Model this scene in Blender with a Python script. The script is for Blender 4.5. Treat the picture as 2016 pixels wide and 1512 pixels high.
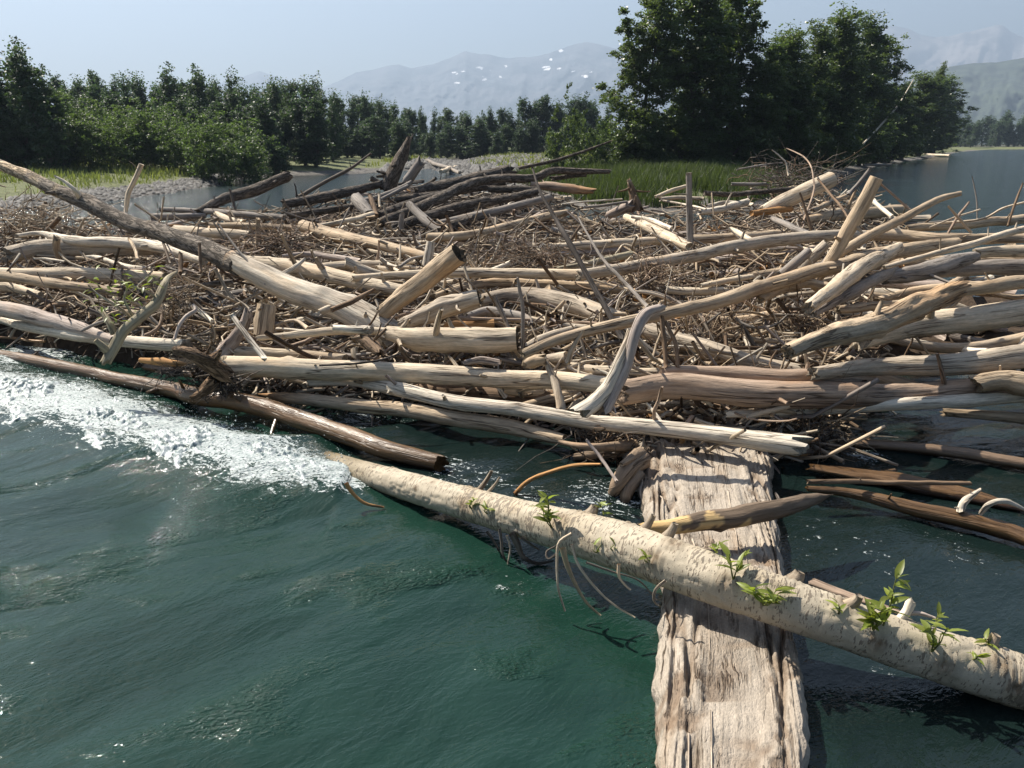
import bpy, math, random
import numpy as np
R = math.radians
rng = np.random.default_rng(7)
random.seed(7)
scene = bpy.context.scene
for o in list(bpy.data.objects):
    bpy.data.objects.remove(o)

# ------------------------------------------------------------------ camera
CAM_H = 2.9
FPX = 1580.0                      # focal length in photograph pixels (2016 wide)
PITCH = math.atan(474 / FPX)
cam_d = bpy.data.cameras.new('camera')
cam = bpy.data.objects.new('camera', cam_d)
scene.collection.objects.link(cam)
cam_d.sensor_width = 36.0
cam_d.lens = 36.0 * FPX / 2016.0
cam_d.clip_start = 0.05
cam_d.clip_end = 60000
cam.location = (0, 0, CAM_H)
cam.rotation_euler = (math.pi / 2 - PITCH, 0, 0)
scene.camera = cam

# ------------------------------------------------------------------ sky, sun, exposure
SUN_AZ = R(-53)                   # from straight ahead, negative = to the left
SUN_EL = R(50)
world = bpy.data.worlds.new('World')
scene.world = world
world.use_nodes = True
wn = world.node_tree.nodes
sky = wn.new('ShaderNodeTexSky')
sky.sky_type = 'NISHITA'
sky.sun_disc = False
sky.sun_elevation = SUN_EL
sky.sun_rotation = SUN_AZ
sky.dust_density = 2.0
sky.air_density = 1.0
wn['Background'].inputs['Strength'].default_value = 0.052
world.node_tree.links.new(sky.outputs[0], wn['Background'].inputs['Color'])
sun_d = bpy.data.lights.new('sun', 'SUN')
sun_d.energy = 5.0
sun_d.angle = R(0.53)
sun_d.color = (1.0, 0.93, 0.82)
sun = bpy.data.objects.new('sun', sun_d)
scene.collection.objects.link(sun)
sdir = np.array([math.sin(SUN_AZ) * math.cos(SUN_EL), math.cos(SUN_AZ) * math.cos(SUN_EL), math.sin(SUN_EL)])
from mathutils import Vector
sun.rotation_euler = Vector(-sdir).to_track_quat('-Z', 'Y').to_euler()
vs = scene.view_settings
vs.view_transform = 'Standard'
vs.look = 'None'
vs.gamma = 1.0
vs.use_curve_mapping = False
vs.exposure = 1.22
scene.render.engine = 'CYCLES'
scene.cycles.use_denoising = True
scene.cycles.max_bounces = 6
scene.cycles.transparent_max_bounces = 8
scene.cycles.volume_bounces = 0
scene.cycles.sample_clamp_indirect = 4.0
scene.cycles.caustics_reflective = False
scene.cycles.caustics_refractive = False

# ------------------------------------------------------------------ pixel -> world
CP, SP = math.cos(PITCH), math.sin(PITCH)
def ray(px, py):
    a = (px - 1008) / FPX
    b = (756 - py) / FPX
    return np.array([a, CP + SP * b, -SP + CP * b])
def G(px, py, z):                 # point at height z
    r = ray(px, py)
    return np.array([0, 0, CAM_H]) + r * ((z - CAM_H) / r[2])
def D(px, py, d):                 # point at axial depth d
    return np.array([0, 0, CAM_H]) + ray(px, py) * d
def AT(px, py, Y):                # point at forward distance Y
    r = ray(px, py)
    return np.array([0, 0, CAM_H]) + r * (Y / r[1])
FRONT_X = [-300, 0, 300, 430, 1000, 1250, 1600, 1720, 2016, 2300]
FRONT_Y = [680, 695, 730, 760, 800, 870, 880, 810, 830, 840]
def Zs(px, py):                   # height of the jam's surface along a pixel's ray
    f = np.interp(px, FRONT_X, FRONT_Y)
    t = np.clip((f - py) / (f - 400), 0, 1)
    z = 0.14 + 1.13 * t ** 0.78
    if py < 400:
        z += (400 - py) * 0.0085
    return z
TILES = {'M': (0, 0, 1), 1: (0, 0, 2.88), 2: (650, 0, 2.88), 3: (1316, 0, 2.88), 4: (0, 400, 2.88), 5: (650, 400, 2.88),
         6: (1316, 400, 2.88), 7: (500, 260, 5.04), 8: (850, 260, 5.04), 9: (1200, 280, 5.04), 10: (0, 380, 5.04),
         'B': (600, 880, 2.8156), 'C': (1216, 912, 2.52)}
def tp(tile, x, y):
    ox, oy, s = TILES[tile]
    return ox + x / s, oy + y / s

# ------------------------------------------------------------------ numpy noise
_T = np.random.default_rng(3).random((64, 64, 64)).astype(np.float32)
def vnoise(x, y, z):
    x = np.asarray(x, float); y = np.asarray(y, float); z = np.asarray(z, float)
    x, y, z = np.broadcast_arrays(x, y, z)
    xi = np.floor(x).astype(int); yi = np.floor(y).astype(int); zi = np.floor(z).astype(int)
    fx = x - xi; fy = y - yi; fz = z - zi
    fx = fx * fx * (3 - 2 * fx); fy = fy * fy * (3 - 2 * fy); fz = fz * fz * (3 - 2 * fz)
    x0 = xi & 63; x1 = (xi + 1) & 63; y0 = yi & 63; y1 = (yi + 1) & 63; z0 = zi & 63; z1 = (zi + 1) & 63
    a = _T[x0, y0, z0] * (1 - fx) + _T[x1, y0, z0] * fx
    b = _T[x0, y1, z0] * (1 - fx) + _T[x1, y1, z0] * fx
    c = _T[x0, y0, z1] * (1 - fx) + _T[x1, y0, z1] * fx
    d = _T[x0, y1, z1] * (1 - fx) + _T[x1, y1, z1] * fx
    return (a * (1 - fy) + b * fy) * (1 - fz) + (c * (1 - fy) + d * fy) * fz
def fbm(x, y, z, o=4):
    s = 0; a = 0.5; f = 1.0; n = 0
    for k in range(o):
        s = s + a * vnoise(np.asarray(x) * f + 17.3 * k, np.asarray(y) * f + 5.1 * k, np.asarray(z) * f + 9.7 * k)
        n += a; a *= 0.5; f *= 2.03
    return s / n                    # 0..1, mean .5

# ------------------------------------------------------------------ mesh helpers
def mesh_np(name, V, F, smooth=True, grain=None, tint=None, extra=None, mat=None):
    """V (n,3); F list of arrays of faces (m,k) of one size each."""
    me = bpy.data.meshes.new(name)
    V = np.asarray(V, np.float32)
    if not isinstance(F, list):
        F = [F]
    F = [np.asarray(f, np.int32) for f in F if len(f)]
    me.vertices.add(len(V))
    me.vertices.foreach_set('co', V.ravel())
    nl = sum(f.size for f in F); nf = sum(len(f) for f in F)
    me.loops.add(nl); me.polygons.add(nf)
    me.loops.foreach_set('vertex_index', np.concatenate([f.ravel() for f in F]))
    sizes = np.concatenate([np.full(len(f), f.shape[1], np.int32) for f in F])
    starts = np.concatenate([[0], np.cumsum(sizes)[:-1]]).astype(np.int32)
    me.polygons.foreach_set('loop_start', starts)
    if smooth:
        me.polygons.foreach_set('use_smooth', np.ones(nf, bool))
    me.update(calc_edges=True)
    if grain is not None:
        a = me.attributes.new('grain', 'FLOAT_VECTOR', 'POINT')
        a.data.foreach_set('vector', np.asarray(grain, np.float32).ravel())
    if tint is not None:
        t = np.asarray(tint, np.float32)
        if t.ndim == 1:
            t = np.tile(t, (len(V), 1))
        if t.shape[1] == 3:
            t = np.hstack([t, np.ones((len(t), 1), np.float32)])
        a = me.attributes.new('tint', 'FLOAT_COLOR', 'POINT')
        a.data.foreach_set('color', t.astype(np.float32).ravel())
    if extra:
        for k, v in extra.items():
            a = me.attributes.new(k, 'FLOAT', 'POINT')
            a.data.foreach_set('value', np.asarray(v, np.float32).ravel())
    if mat is not None:
        me.materials.append(mat)
    return me
COL = scene.collection
def obj(name, me, parent=None, loc=None):
    o = bpy.data.objects.new(name, me)
    COL.objects.link(o)
    if loc is not None:
        o.location = loc
    if parent is not None:
        o.parent = parent
    return o
def tag(o, label=None, cat=None, group=None, kind=None):
    if label: o['label'] = label
    if cat: o['category'] = cat
    if group: o['group'] = group
    if kind: o['kind'] = kind
    return o
def grid_faces(nu, nv, wrap=False):
    i = np.arange(nu - 1)[:, None]
    j = np.arange(nv if wrap else nv - 1)[None, :]
    j2 = (j + 1) % nv
    return np.stack([i * nv + j, (i + 1) * nv + j, (i + 1) * nv + j2, i * nv + j2], -1).reshape(-1, 4)

# ------------------------------------------------------------------ materials
class NT:
    def __init__(s, name):
        s.m = bpy.data.materials.new(name); s.m.use_nodes = True
        s.t = s.m.node_tree; s.n = s.t.nodes; s.p = s.n['Principled BSDF']; s.out = s.n['Material Output']
    def new(s, typ, **kw):
        n = s.n.new(typ)
        for k, v in kw.items(): setattr(n, k, v)
        return n
    def link(s, a, b): s.t.links.new(a, b)
    def setin(s, node, key, v):
        if hasattr(v, 'is_output'): s.link(v, node.inputs[key])
        else: node.inputs[key].default_value = v
    def attr(s, name, out='Vector'):
        return s.new('ShaderNodeAttribute', attribute_name=name).outputs[out]
    def math(s, op, a, b=0.0, clamp=False):
        n = s.new('ShaderNodeMath', operation=op, use_clamp=clamp)
        s.setin(n, 0, a); s.setin(n, 1, b)
        return n.outputs[0]
    def vmul(s, v, sc):
        n = s.new('ShaderNodeVectorMath', operation='MULTIPLY')
        s.setin(n, 0, v); s.setin(n, 1, sc)
        return n.outputs[0]
    def vadd(s, v, w):
        n = s.new('ShaderNodeVectorMath', operation='ADD')
        s.setin(n, 0, v); s.setin(n, 1, w)
        return n.outputs[0]
    def noise(s, v, scale, detail=4, rough=0.55, dist=0.0):
        n = s.new('ShaderNodeTexNoise')
        if v is not None: s.link(v, n.inputs['Vector'])
        n.inputs['Scale'].default_value = scale; n.inputs['Detail'].default_value = detail
        n.inputs['Roughness'].default_value = rough; n.inputs['Distortion'].default_value = dist
        return n.outputs['Fac']
    def map(s, f, a, b, c=0.0, d=1.0, smooth=False):
        n = s.new('ShaderNodeMapRange', interpolation_type='SMOOTHSTEP' if smooth else 'LINEAR')
        s.setin(n, 'Value', f)
        n.inputs['From Min'].default_value = a; n.inputs['From Max'].default_value = b
        n.inputs['To Min'].default_value = c; n.inputs['To Max'].default_value = d
        return n.outputs[0]
    def ramp(s, f, stops):
        n = s.new('ShaderNodeValToRGB')
        s.setin(n, 'Fac', f)
        el = n.color_ramp.elements
        while len(el) < len(stops): el.new(0.5)
        for e, (p, c) in zip(el, stops):
            e.position = p; e.color = (*c, 1)
        return n.outputs[0]
    def mix(s, f, a, b, blend='MIX'):
        n = s.new('ShaderNodeMix', data_type='RGBA', blend_type=blend)
        s.setin(n, 0, f)
        for key, v in ((6, a), (7, b)):
            if hasattr(v, 'is_output'): s.link(v, n.inputs[key])
            elif isinstance(v, (int, float)): n.inputs[key].default_value = (v, v, v, 1)
            else: n.inputs[key].default_value = (*v[:3], 1)
        return n.outputs[2]
    def bump(s, h, strength, dist, normal=None):
        n = s.new('ShaderNodeBump')
        s.link(h, n.inputs['Height']); s.setin(n, 'Strength', strength); s.setin(n, 'Distance', dist)
        if normal is not None: s.link(normal, n.inputs['Normal'])
        return n.outputs[0]

def wood_material(name, rough=0.82, crack=1.0, patch=1.0, wet=False):
    m = NT(name)
    info = m.new('ShaderNodeObjectInfo')
    off = m.vmul(info.outputs['Random'], (37.0, 53.0, 71.0))
    g = m.vadd(m.attr('grain'), off)
    n1 = m.noise(m.vmul(g, (28, 28, 1.6)), 1.0, 6, 0.62)
    n2 = m.noise(m.vmul(g, (5, 5, 1.1)), 1.0, 4, 0.55)
    n3 = m.noise(m.vmul(g, (60, 60, 14)), 1.0, 3, 0.6)
    crk = m.noise(m.vmul(g, (16, 16, 0.7)), 1.0, 3, 0.5, 0.3)
    ck = m.math('ABSOLUTE', m.math('SUBTRACT', crk, 0.5))
    ckm = m.map(ck, 0.0, 0.03, 1.0, 0.0, True)
    gate = m.map(n2, 0.42, 0.56, 0.0, 1.0, True)
    ckm = m.math('MULTIPLY', m.math('MULTIPLY', ckm, gate), crack)
    tint = m.attr('tint', 'Color')
    val = m.math('ADD', m.map(n1, 0.25, 0.75, 0.5, 1.35), m.map(n3, 0.2, 0.8, -0.2, 0.2))
    c = m.mix(1.0, tint, val, 'MULTIPLY')
    pm = m.math('MULTIPLY', m.map(n2, 0.5, 0.72, 0.0, 0.55, True), patch)
    c = m.mix(pm, c, m.mix(1.0, c, (0.66, 0.62, 0.62), 'MULTIPLY'))
    pm2 = m.math('MULTIPLY', m.map(n2, 0.47, 0.28, 0.0, 0.45, True), patch)
    c = m.mix(pm2, c, m.mix(1.0, c, (1.05, 0.84, 0.62), 'MULTIPLY'))
    st = m.noise(m.vmul(g, (2.2, 2.2, 0.55)), 1.0, 5, 0.65, 0.4)
    c = m.mix(m.map(st, 0.52, 0.68, 0, 0.55, True), c, m.mix(1.0, c, (0.52, 0.46, 0.42), 'MULTIPLY'))
    c = m.mix(m.math('MULTIPLY', ckm, 0.8), c, m.mix(1.0, c, (0.18, 0.14, 0.11), 'MULTIPLY'))
    m.link(c, m.p.inputs['Base Color'])
    h = m.math('SUBTRACT', m.math('ADD', m.math('MULTIPLY', n1, 0.6), m.math('MULTIPLY', n3, 0.3)), m.math('MULTIPLY', ckm, 0.7))
    m.link(m.bump(h, 0.85, 0.018), m.p.inputs['Normal'])
    m.p.inputs['Roughness'].default_value = rough
    m.p.inputs['Specular IOR Level'].default_value = 0.5 if wet else 0.25
    if wet:
        m.link(m.map(n1, 0.3, 0.7, 0.22, 0.6), m.p.inputs['Roughness'])
        m.p.inputs['Coat Weight'].default_value = 0.12
        m.p.inputs['Coat Roughness'].default_value = 0.08
    return m.m
M = {}
M['wood'] = wood_material('weathered_wood')
M['wet'] = wood_material('wet_wood', 0.3, 0.5, 1.0, True)
def bark_material():
    m = NT('furrowed_bark')
    info = m.new('ShaderNodeObjectInfo')
    g = m.vadd(m.attr('grain'), m.vmul(info.outputs['Random'], (37.0, 53.0, 71.0)))
    n1 = m.noise(m.vmul(g, (16, 16, 4.5)), 1.0, 5, 0.6, 0.6)
    n2 = m.noise(m.vmul(g, (4, 4, 1.5)), 1.0, 4, 0.55)
    n3 = m.noise(m.vmul(g, (45, 45, 20)), 1.0, 3, 0.6)
    fur = m.map(m.math('ABSOLUTE', m.math('SUBTRACT', n1, 0.5)), 0.0, 0.09, 0.0, 1.0, True)
    c = m.mix(1.0, m.attr('tint', 'Color'), m.math('ADD', m.map(fur, 0, 1, 0.35, 1.1), m.map(n3, 0.2, 0.8, -0.2, 0.2)), 'MULTIPLY')
    c = m.mix(m.map(n2, 0.52, 0.66, 0, 0.6, True), c, m.mix(1.0, c, (1.7, 1.6, 1.5), 'MULTIPLY'))
    m.link(c, m.p.inputs['Base Color'])
    m.p.inputs['Roughness'].default_value = 0.9
    m.p.inputs['Specular IOR Level'].default_value = 0.2
    m.link(m.bump(m.math('ADD', m.math('MULTIPLY', fur, 0.7), m.math('MULTIPLY', n3, 0.4)), 0.9, 0.025), m.p.inputs['Normal'])
    return m.m
M['bark'] = bark_material()
def end_material():
    m = NT('broken_wood_end')
    n1 = m.noise(m.vmul(m.attr('grain'), (60, 60, 8)), 1.0, 5, 0.6)
    c = m.mix(1.0, m.attr('tint', 'Color'), m.map(n1, 0.3, 0.7, 0.35, 1.2), 'MULTIPLY')
    m.link(c, m.p.inputs['Base Color'])
    m.p.inputs['Roughness'].default_value = 0.95
    m.p.inputs['Specular IOR Level'].default_value = 0.1
    m.link(m.bump(n1, 0.9, 0.02), m.p.inputs['Normal'])
    return m.m
M['end'] = end_material()
def poplar_material():
    m = NT('pale_poplar_bark')
    g = m.attr('grain')
    n2 = m.noise(m.vmul(g, (3, 3, 2.2)), 1.0, 4, 0.55)
    band = m.noise(m.vmul(g, (1.6, 1.6, 13)), 1.0, 4, 0.6)
    dash = m.noise(m.vmul(g, (26, 26, 85)), 1.0, 2, 0.5)
    dash2 = m.noise(m.vmul(g, (14, 14, 40)), 1.0, 3, 0.6, 0.3)
    fine = m.noise(m.vmul(g, (140, 140, 140)), 1.0, 3, 0.6)
    dens = m.math('ADD', m.map(band, 0.4, 0.65, -0.04, 0.07), m.math('MULTIPLY', m.map(n2, 0.35, 0.65, -0.06, 0.06), 1.0))
    dm = m.map(m.math('ADD', dash, dens), 0.585, 0.625, 0.0, 1.0, True)
    dm2 = m.map(m.math('ADD', dash2, dens), 0.595, 0.645, 0.0, 1.0, True)
    dk = m.math('MAXIMUM', dm, dm2)
    tint = m.attr('tint', 'Color')
    c = m.mix(1.0, tint, m.math('ADD', m.map(band, 0.25, 0.75, 0.8, 1.14), m.map(fine, 0.2, 0.8, -0.12, 0.12)), 'MULTIPLY')
    c = m.mix(m.map(n2, 0.5, 0.7, 0, 0.5, True), c, m.mix(1.0, c, (0.98, 0.86, 0.7), 'MULTIPLY'))
    c = m.mix(m.math('MULTIPLY', dk, 0.85), c, m.mix(1.0, tint, (0.36, 0.34, 0.34), 'MULTIPLY'))
    rough_bark = m.attr('scar', 'Fac')
    c = m.mix(m.math('MULTIPLY', rough_bark, m.map(dash2, 0.3, 0.6, 0.3, 1.0)), c, m.mix(1.0, tint, (0.36, 0.3, 0.25), 'MULTIPLY'))
    m.link(c, m.p.inputs['Base Color'])
    m.p.inputs['Roughness'].default_value = 0.7
    m.p.inputs['Specular IOR Level'].default_value = 0.3
    h = m.math('ADD', m.math('MULTIPLY', dk, 0.5), m.math('ADD', m.math('MULTIPLY', fine, 0.3), m.math('MULTIPLY', band, 0.5)))
    m.link(m.bump(h, 0.6, 0.008), m.p.inputs['Normal'])
    return m.m
M['poplar'] = poplar_material()
def slab_material():
    m = NT('rotten_grey_wood')
    g = m.attr('grain')
    n1 = m.noise(m.vmul(g, (34, 34, 2.2)), 1.0, 6, 0.65, 0.2)
    n2 = m.noise(m.vmul(g, (6, 6, 1.6)), 1.0, 4, 0.55)
    n3 = m.noise(m.vmul(g, (70, 70, 45)), 1.0, 4, 0.65)
    crk = m.noise(m.vmul(g, (13, 13, 0.9)), 1.0, 4, 0.6, 0.4)
    ck = m.map(m.math('ABSOLUTE', m.math('SUBTRACT', crk, 0.5)), 0.0, 0.03, 1.0, 0.0, True)
    ck = m.math('MULTIPLY', ck, m.map(n2, 0.42, 0.58, 0.0, 1.0, True))
    tint = m.attr('tint', 'Color')
    c = m.mix(1.0, tint, m.math('ADD', m.map(n1, 0.25, 0.75, 0.7, 1.2), m.map(n3, 0.2, 0.8, -0.25, 0.25)), 'MULTIPLY')
    c = m.mix(m.map(n2, 0.5, 0.7, 0, 0.7, True), c, m.mix(1.0, c, (0.82, 0.72, 0.62), 'MULTIPLY'))
    c = m.mix(m.math('MULTIPLY', ck, 0.75), c, m.mix(1.0, c, (0.25, 0.2, 0.17), 'MULTIPLY'))
    m.link(c, m.p.inputs['Base Color'])
    m.p.inputs['Roughness'].default_value = 0.92
    m.p.inputs['Specular IOR Level'].default_value = 0.15
    h = m.math('SUBTRACT', m.math('ADD', m.math('MULTIPLY', n1, 0.7), m.math('MULTIPLY', n3, 0.6)), m.math('MULTIPLY', ck, 0.6))
    m.link(m.bump(h, 0.9, 0.02), m.p.inputs['Normal'])
    return m.m
M['slab'] = slab_material()
def leaf_material(name, col, trans=0.35, rough=0.45):
    m = NT(name)
    info = m.new('ShaderNodeObjectInfo')
    v = m.attr('shade', 'Fac')
    c = m.mix(1.0, col, m.map(v, 0, 1, 0.55, 1.5), 'MULTIPLY')
    c = m.mix(m.map(info.outputs['Random'], 0, 1, 0.0, 0.5), c, m.mix(1.0, c, (0.72, 0.86, 1.0), 'MULTIPLY'))
    m.link(c, m.p.inputs['Base Color'])
    m.p.inputs['Roughness'].default_value = rough
    m.p.inputs['Specular IOR Level'].default_value = 0.4
    tr = m.new('ShaderNodeBsdfTranslucent')
    m.link(m.mix(1.0, c, (1.25, 1.35, 0.55), 'MULTIPLY'), tr.inputs['Color'])
    mx = m.new('ShaderNodeMixShader')
    mx.inputs[0].default_value = trans
    m.link(m.p.outputs[0], mx.inputs[1]); m.link(tr.outputs[0], mx.inputs[2]); m.link(mx.outputs[0], m.out.inputs['Surface'])
    return m.m
M['leaf'] = leaf_material('cottonwood_leaf', (0.095, 0.125, 0.055), 0.45, 0.36)
M['leaf_far'] = leaf_material('far_leaf', (0.055, 0.083, 0.05), 0.42, 0.5)
M['leaf_shrub'] = leaf_material('willow_leaf', (0.10, 0.14, 0.058), 0.48, 0.5)
M['leaf_new'] = leaf_material('young_shoot_leaf', (0.21, 0.24, 0.045), 0.45, 0.4)
M['grass'] = leaf_material('grass_blade', (0.066, 0.085, 0.032), 0.38, 0.6)
M['dry_grass'] = leaf_material('dry_grass_blade', (0.20, 0.21, 0.08), 0.35, 0.7)
M['needle'] = leaf_material('conifer_needle', (0.022, 0.042, 0.025), 0.15, 0.6)
def simple(name, col, rough=0.9, nscale=None, var=0.4, bump=0.0):
    m = NT(name)
    c = col
    if nscale:
        tc = m.new('ShaderNodeTexCoord')
        n = m.noise(tc.outputs['Object'], nscale, 5, 0.6)
        c = m.mix(1.0, col, m.map(n, 0.25, 0.75, 1 - var, 1 + var), 'MULTIPLY')
        m.link(c, m.p.inputs['Base Color'])
        if bump: m.link(m.bump(n, 0.8, bump), m.p.inputs['Normal'])
    else:
        m.p.inputs['Base Color'].default_value = (*col, 1)
    m.p.inputs['Roughness'].default_value = rough
    m.p.inputs['Specular IOR Level'].default_value = 0.25
    return m.m
M['trunk'] = simple('tree_trunk_bark', (0.10, 0.085, 0.07), 0.9, 3.0)
M['mat'] = simple('matted_debris', (0.05, 0.034, 0.022), 0.95, 9.0, 0.6, 0.05)
M['stem'] = simple('shoot_stem', (0.12, 0.14, 0.04), 0.7, 20.0)
M['foam'] = None

# ------------------------------------------------------------------ ground (one sheet: river bed, banks, plain to the horizon)
def wp(lst, z=0.0):
    return [tuple(G(px, py, z)[:2]) for px, py in lst]
left_poly = wp([(-900, 520), (-50, 428), (100, 407), (200, 397), (330, 381), (430, 363), (475, 353), (560, 347), (700, 343), (800, 336), (858, 331)]) + \
    [(-8, 200), (-8, 20000), (-20000, 20000), (-20000, 10)]
isl_poly = wp([(862, 334), (900, 342), (980, 356), (1040, 380), (1150, 412), (1350, 422), (1500, 412), (1600, 380), (1660, 346), (1690, 334), (1750, 323), (1830, 311), (1871, 303), (1925, 296)]) + \
    [(250, 420), (420, 440), (900, 470), (20000, 900), (20000, 20000), (-9, 20000), (-9, 190)]
def sdist(P, poly):
    """signed distance, positive inside"""
    poly = np.array(poly); n = len(poly)
    x, y = P[:, 0], P[:, 1]
    best = np.full(len(P), 1e18); inside = np.zeros(len(P), bool)
    for i in range(n):
        a = poly[i]; b = poly[(i + 1) % n]
        e = b - a
        t = np.clip(((x - a[0]) * e[0] + (y - a[1]) * e[1]) / (e @ e + 1e-12), 0, 1)
        d = (x - a[0] - t * e[0]) ** 2 + (y - a[1] - t * e[1]) ** 2
        best = np.minimum(best, d)
        c = ((a[1] > y) != (b[1] > y)) & (x < (b[0] - a[0]) * (y - a[1]) / (b[1] - a[1] + 1e-15) + a[0])
        inside ^= c
    return np.where(inside, np.sqrt(best), -np.sqrt(best))
def land(P):
    P = np.atleast_2d(np.asarray(P, float))
    d = np.maximum(sdist(P, left_poly), sdist(P, isl_poly))
    d = d + (fbm(P[:, 0] * 0.25, P[:, 1] * 0.25, 0.5, 3) - 0.5) * 2.0 * np.clip(np.abs(P[:, 1]) / 60, 0.3, 1)
    z = np.where(d > 0, 1.15 * (1 - np.exp(-d / 6.0)) + 0.04, np.maximum(-1.6, d * 0.3))
    z = z + np.where(d > 3, (fbm(P[:, 0] * 0.1, P[:, 1] * 0.1, 3.3, 3) - 0.5) * 0.6, 0)
    return z, d
def gz(x, y):
    return float(land([(x, y)])[0][0])
def axis(lo, hi, step, grow, end_lo, end_hi):
    a = list(np.arange(lo, hi + 1e-6, step))
    s = step
    while a[-1] < end_hi: s *= grow; a.append(a[-1] + s)
    s = step
    b = [a[0]]
    while b[-1] > end_lo: s *= grow; b.append(b[-1] - s)
    return np.array(b[:0:-1] + a)
gx = axis(-60, 70, 0.9, 1.12, -9400, 9400)
gy = axis(22, 110, 0.9, 1.08, -30, 8100)
X, Y = np.meshgrid(gx, gy, indexing='ij')
P = np.stack([X.ravel(), Y.ravel()], 1)
gzv, gd = land(P)
mt = NT('river_bank_ground')
tc = mt.new('ShaderNodeTexCoord')
n1 = mt.noise(tc.outputs['Object'], 2.6, 5, 0.65); n2 = mt.noise(tc.outputs['Object'], 0.25, 4, 0.55)
shore = mt.attr('shore', 'Fac')
grav = mt.ramp(n1, [(0.3, (0.04, 0.037, 0.033)), (0.5, (0.12, 0.11, 0.098)), (0.7, (0.22, 0.20, 0.18))])
grs = mt.ramp(n1, [(0.3, (0.07, 0.085, 0.03)), (0.7, (0.17, 0.18, 0.075))])
f = mt.map(mt.math('ADD', shore, mt.map(n2, 0, 1, -2.5, 2.5)), 1.4, 2.6, 0, 1, True)
c = mt.mix(f, grav, grs)
c = mt.mix(mt.map(shore, 14, 22, 0, 0.85, True), c, (0.035, 0.032, 0.018))
c = mt.mix(mt.map(shore, -0.3, 0.5, 1, 0, True), c, (0.04, 0.036, 0.03))
mt.link(c, mt.p.inputs['Base Color']); mt.p.inputs['Roughness'].default_value = 0.95
mt.link(mt.bump(n1, 1.0, 0.25), mt.p.inputs['Normal'])
g_o = obj('ground', mesh_np('ground', np.column_stack([P, gzv]), grid_faces(len(gx), len(gy)), extra={'shore': gd}, mat=mt.m))
tag(g_o, kind='structure')

# ------------------------------------------------------------------ river water
FB = np.array([G(px, py, 0.05)[:2] for px, py in [(-420, 745), (-150, 752), (0, 768), (150, 795), (300, 838), (430, 880), (560, 915), (690, 936)]])
FBW = np.array([0.95, 0.95, 0.95, 0.85, 0.8, 0.72, 0.62, 0.40])
def band_t(x, y):
    yc = np.interp(x, FB[:, 0], FB[:, 1]); hw = np.interp(x, FB[:, 0], FBW)
    t = (y - yc) / hw
    t = np.where(x > FB[-1, 0], np.sqrt(t * t + ((x - FB[-1, 0]) / 0.25) ** 2), t)
    return t
def water_z(x, y):
    fade = np.clip(1 - (np.abs(x) - 7) / 8, 0, 1) * np.clip(1 - (y - 11.5) / 7, 0, 1)
    ang = np.interp(y, [2, 5, 8, 11], [R(60), R(48), R(22), R(8)])
    wx = x + 0.5 * (fbm(x * 0.5, y * 0.5, 7.7, 2) - 0.5); wy = y + 0.5 * (fbm(x * 0.5, y * 0.5, 2.2, 2) - 0.5)
    u = wx * np.cos(ang) + wy * np.sin(ang); v = -wx * np.sin(ang) + wy * np.cos(ang)
    calm = np.clip(0.45 + 0.9 * (fbm(x * 0.35, y * 0.35, 21.0, 2) - 0.3), 0.25, 1.2)
    up = np.clip((y - 4) / 4, 0, 1)                       # rougher towards the standing wave
    right = np.where(x > 1.2, 0.55, 1.0)
    z = 0.11 * (fbm(u * 0.55, v * 1.3, 1.0, 2) - 0.5) * (0.6 + 0.8 * up)
    z = z + 0.045 * (fbm(u * 1.6, v * 3.6, 4.0, 3) - 0.5) * calm * (0.7 + up)
    z = z + 0.010 * (fbm(u * 6, v * 11, 9.0, 2) - 0.5) * calm
    t = band_t(x, y)
    z = z + 0.11 * np.exp(-(t + 0.1) ** 2 * 0.9) * np.where(x > FB[-1, 0], 0.4, 1) - 0.05 * np.exp(-((t + 1.9) / 0.8) ** 2)
    z = z * right
    # boil lines round the half-sunk logs in the still pool
    return z * fade
wxs = axis(-6.2, 5.6, 0.04, 1.10, -9400, 9400)
wys = axis(1.6, 11.6, 0.04, 1.07, -25, 8100)
X, Y = np.meshgrid(wxs, wys, indexing='ij')
wz = water_z(X.ravel(), Y.ravel())
tb = band_t(X.ravel(), Y.ravel())
foam_a = np.exp(-(tb / 1.0) ** 2) * 1.0
for (cx, cy, rr, am) in [(880, 930, 0.45, 0.55), (950, 945, 0.5, 0.5), (1060, 1000, 0.8, 0.45), (1200, 980, 0.6, 0.62), (1270, 940, 0.4, 0.75), (700, 820, 0.8, 0.6), (560, 790, 0.5, 0.75),
                         (1660, 1060, 1.0, 0.30), (1750, 1130, 0.8, 0.26), (1700, 900, 0.25, 0.8), (60, 700, 1.3, 0.75), (1020, 1150, 0.35, 0.38), (1880, 1080, 0.5, 0.36), (1750, 1345, 0.35, 0.36)]:
    c0 = G(cx, cy, 0)
    foam_a = np.maximum(foam_a, am * np.exp(-((X.ravel() - c0[0]) ** 2 + (Y.ravel() - c0[1]) ** 2) / rr ** 2))
mw = NT('river_water')
geo = mw.new('ShaderNodeNewGeometry')
pos = geo.outputs['Position']
def flow(rot, sx, sy):
    m1 = mw.new('ShaderNodeMapping'); m1.inputs['Rotation'].default_value = (0, 0, -rot); mw.link(pos, m1.inputs['Vector'])
    return mw.vmul(m1.outputs[0], (sx, sy, 1.0))
n_a = mw.noise(flow(R(40), 1.6, 3.2), 1.0, 5, 0.6, 0.5)
n_b = mw.noise(flow(R(35), 12, 22), 1.0, 3, 0.55, 0.6)
n_g = mw.noise(flow(R(25), 0.55, 1.2), 1.0, 3, 0.6, 0.5)
n_s = mw.noise(flow(R(20), 26, 44), 1.0, 2, 0.5, 0.3)
n_c = mw.noise(mw.vmul(pos, (0.7, 1.7, 1)), 1.0, 6, 0.68, 0.5)
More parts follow.
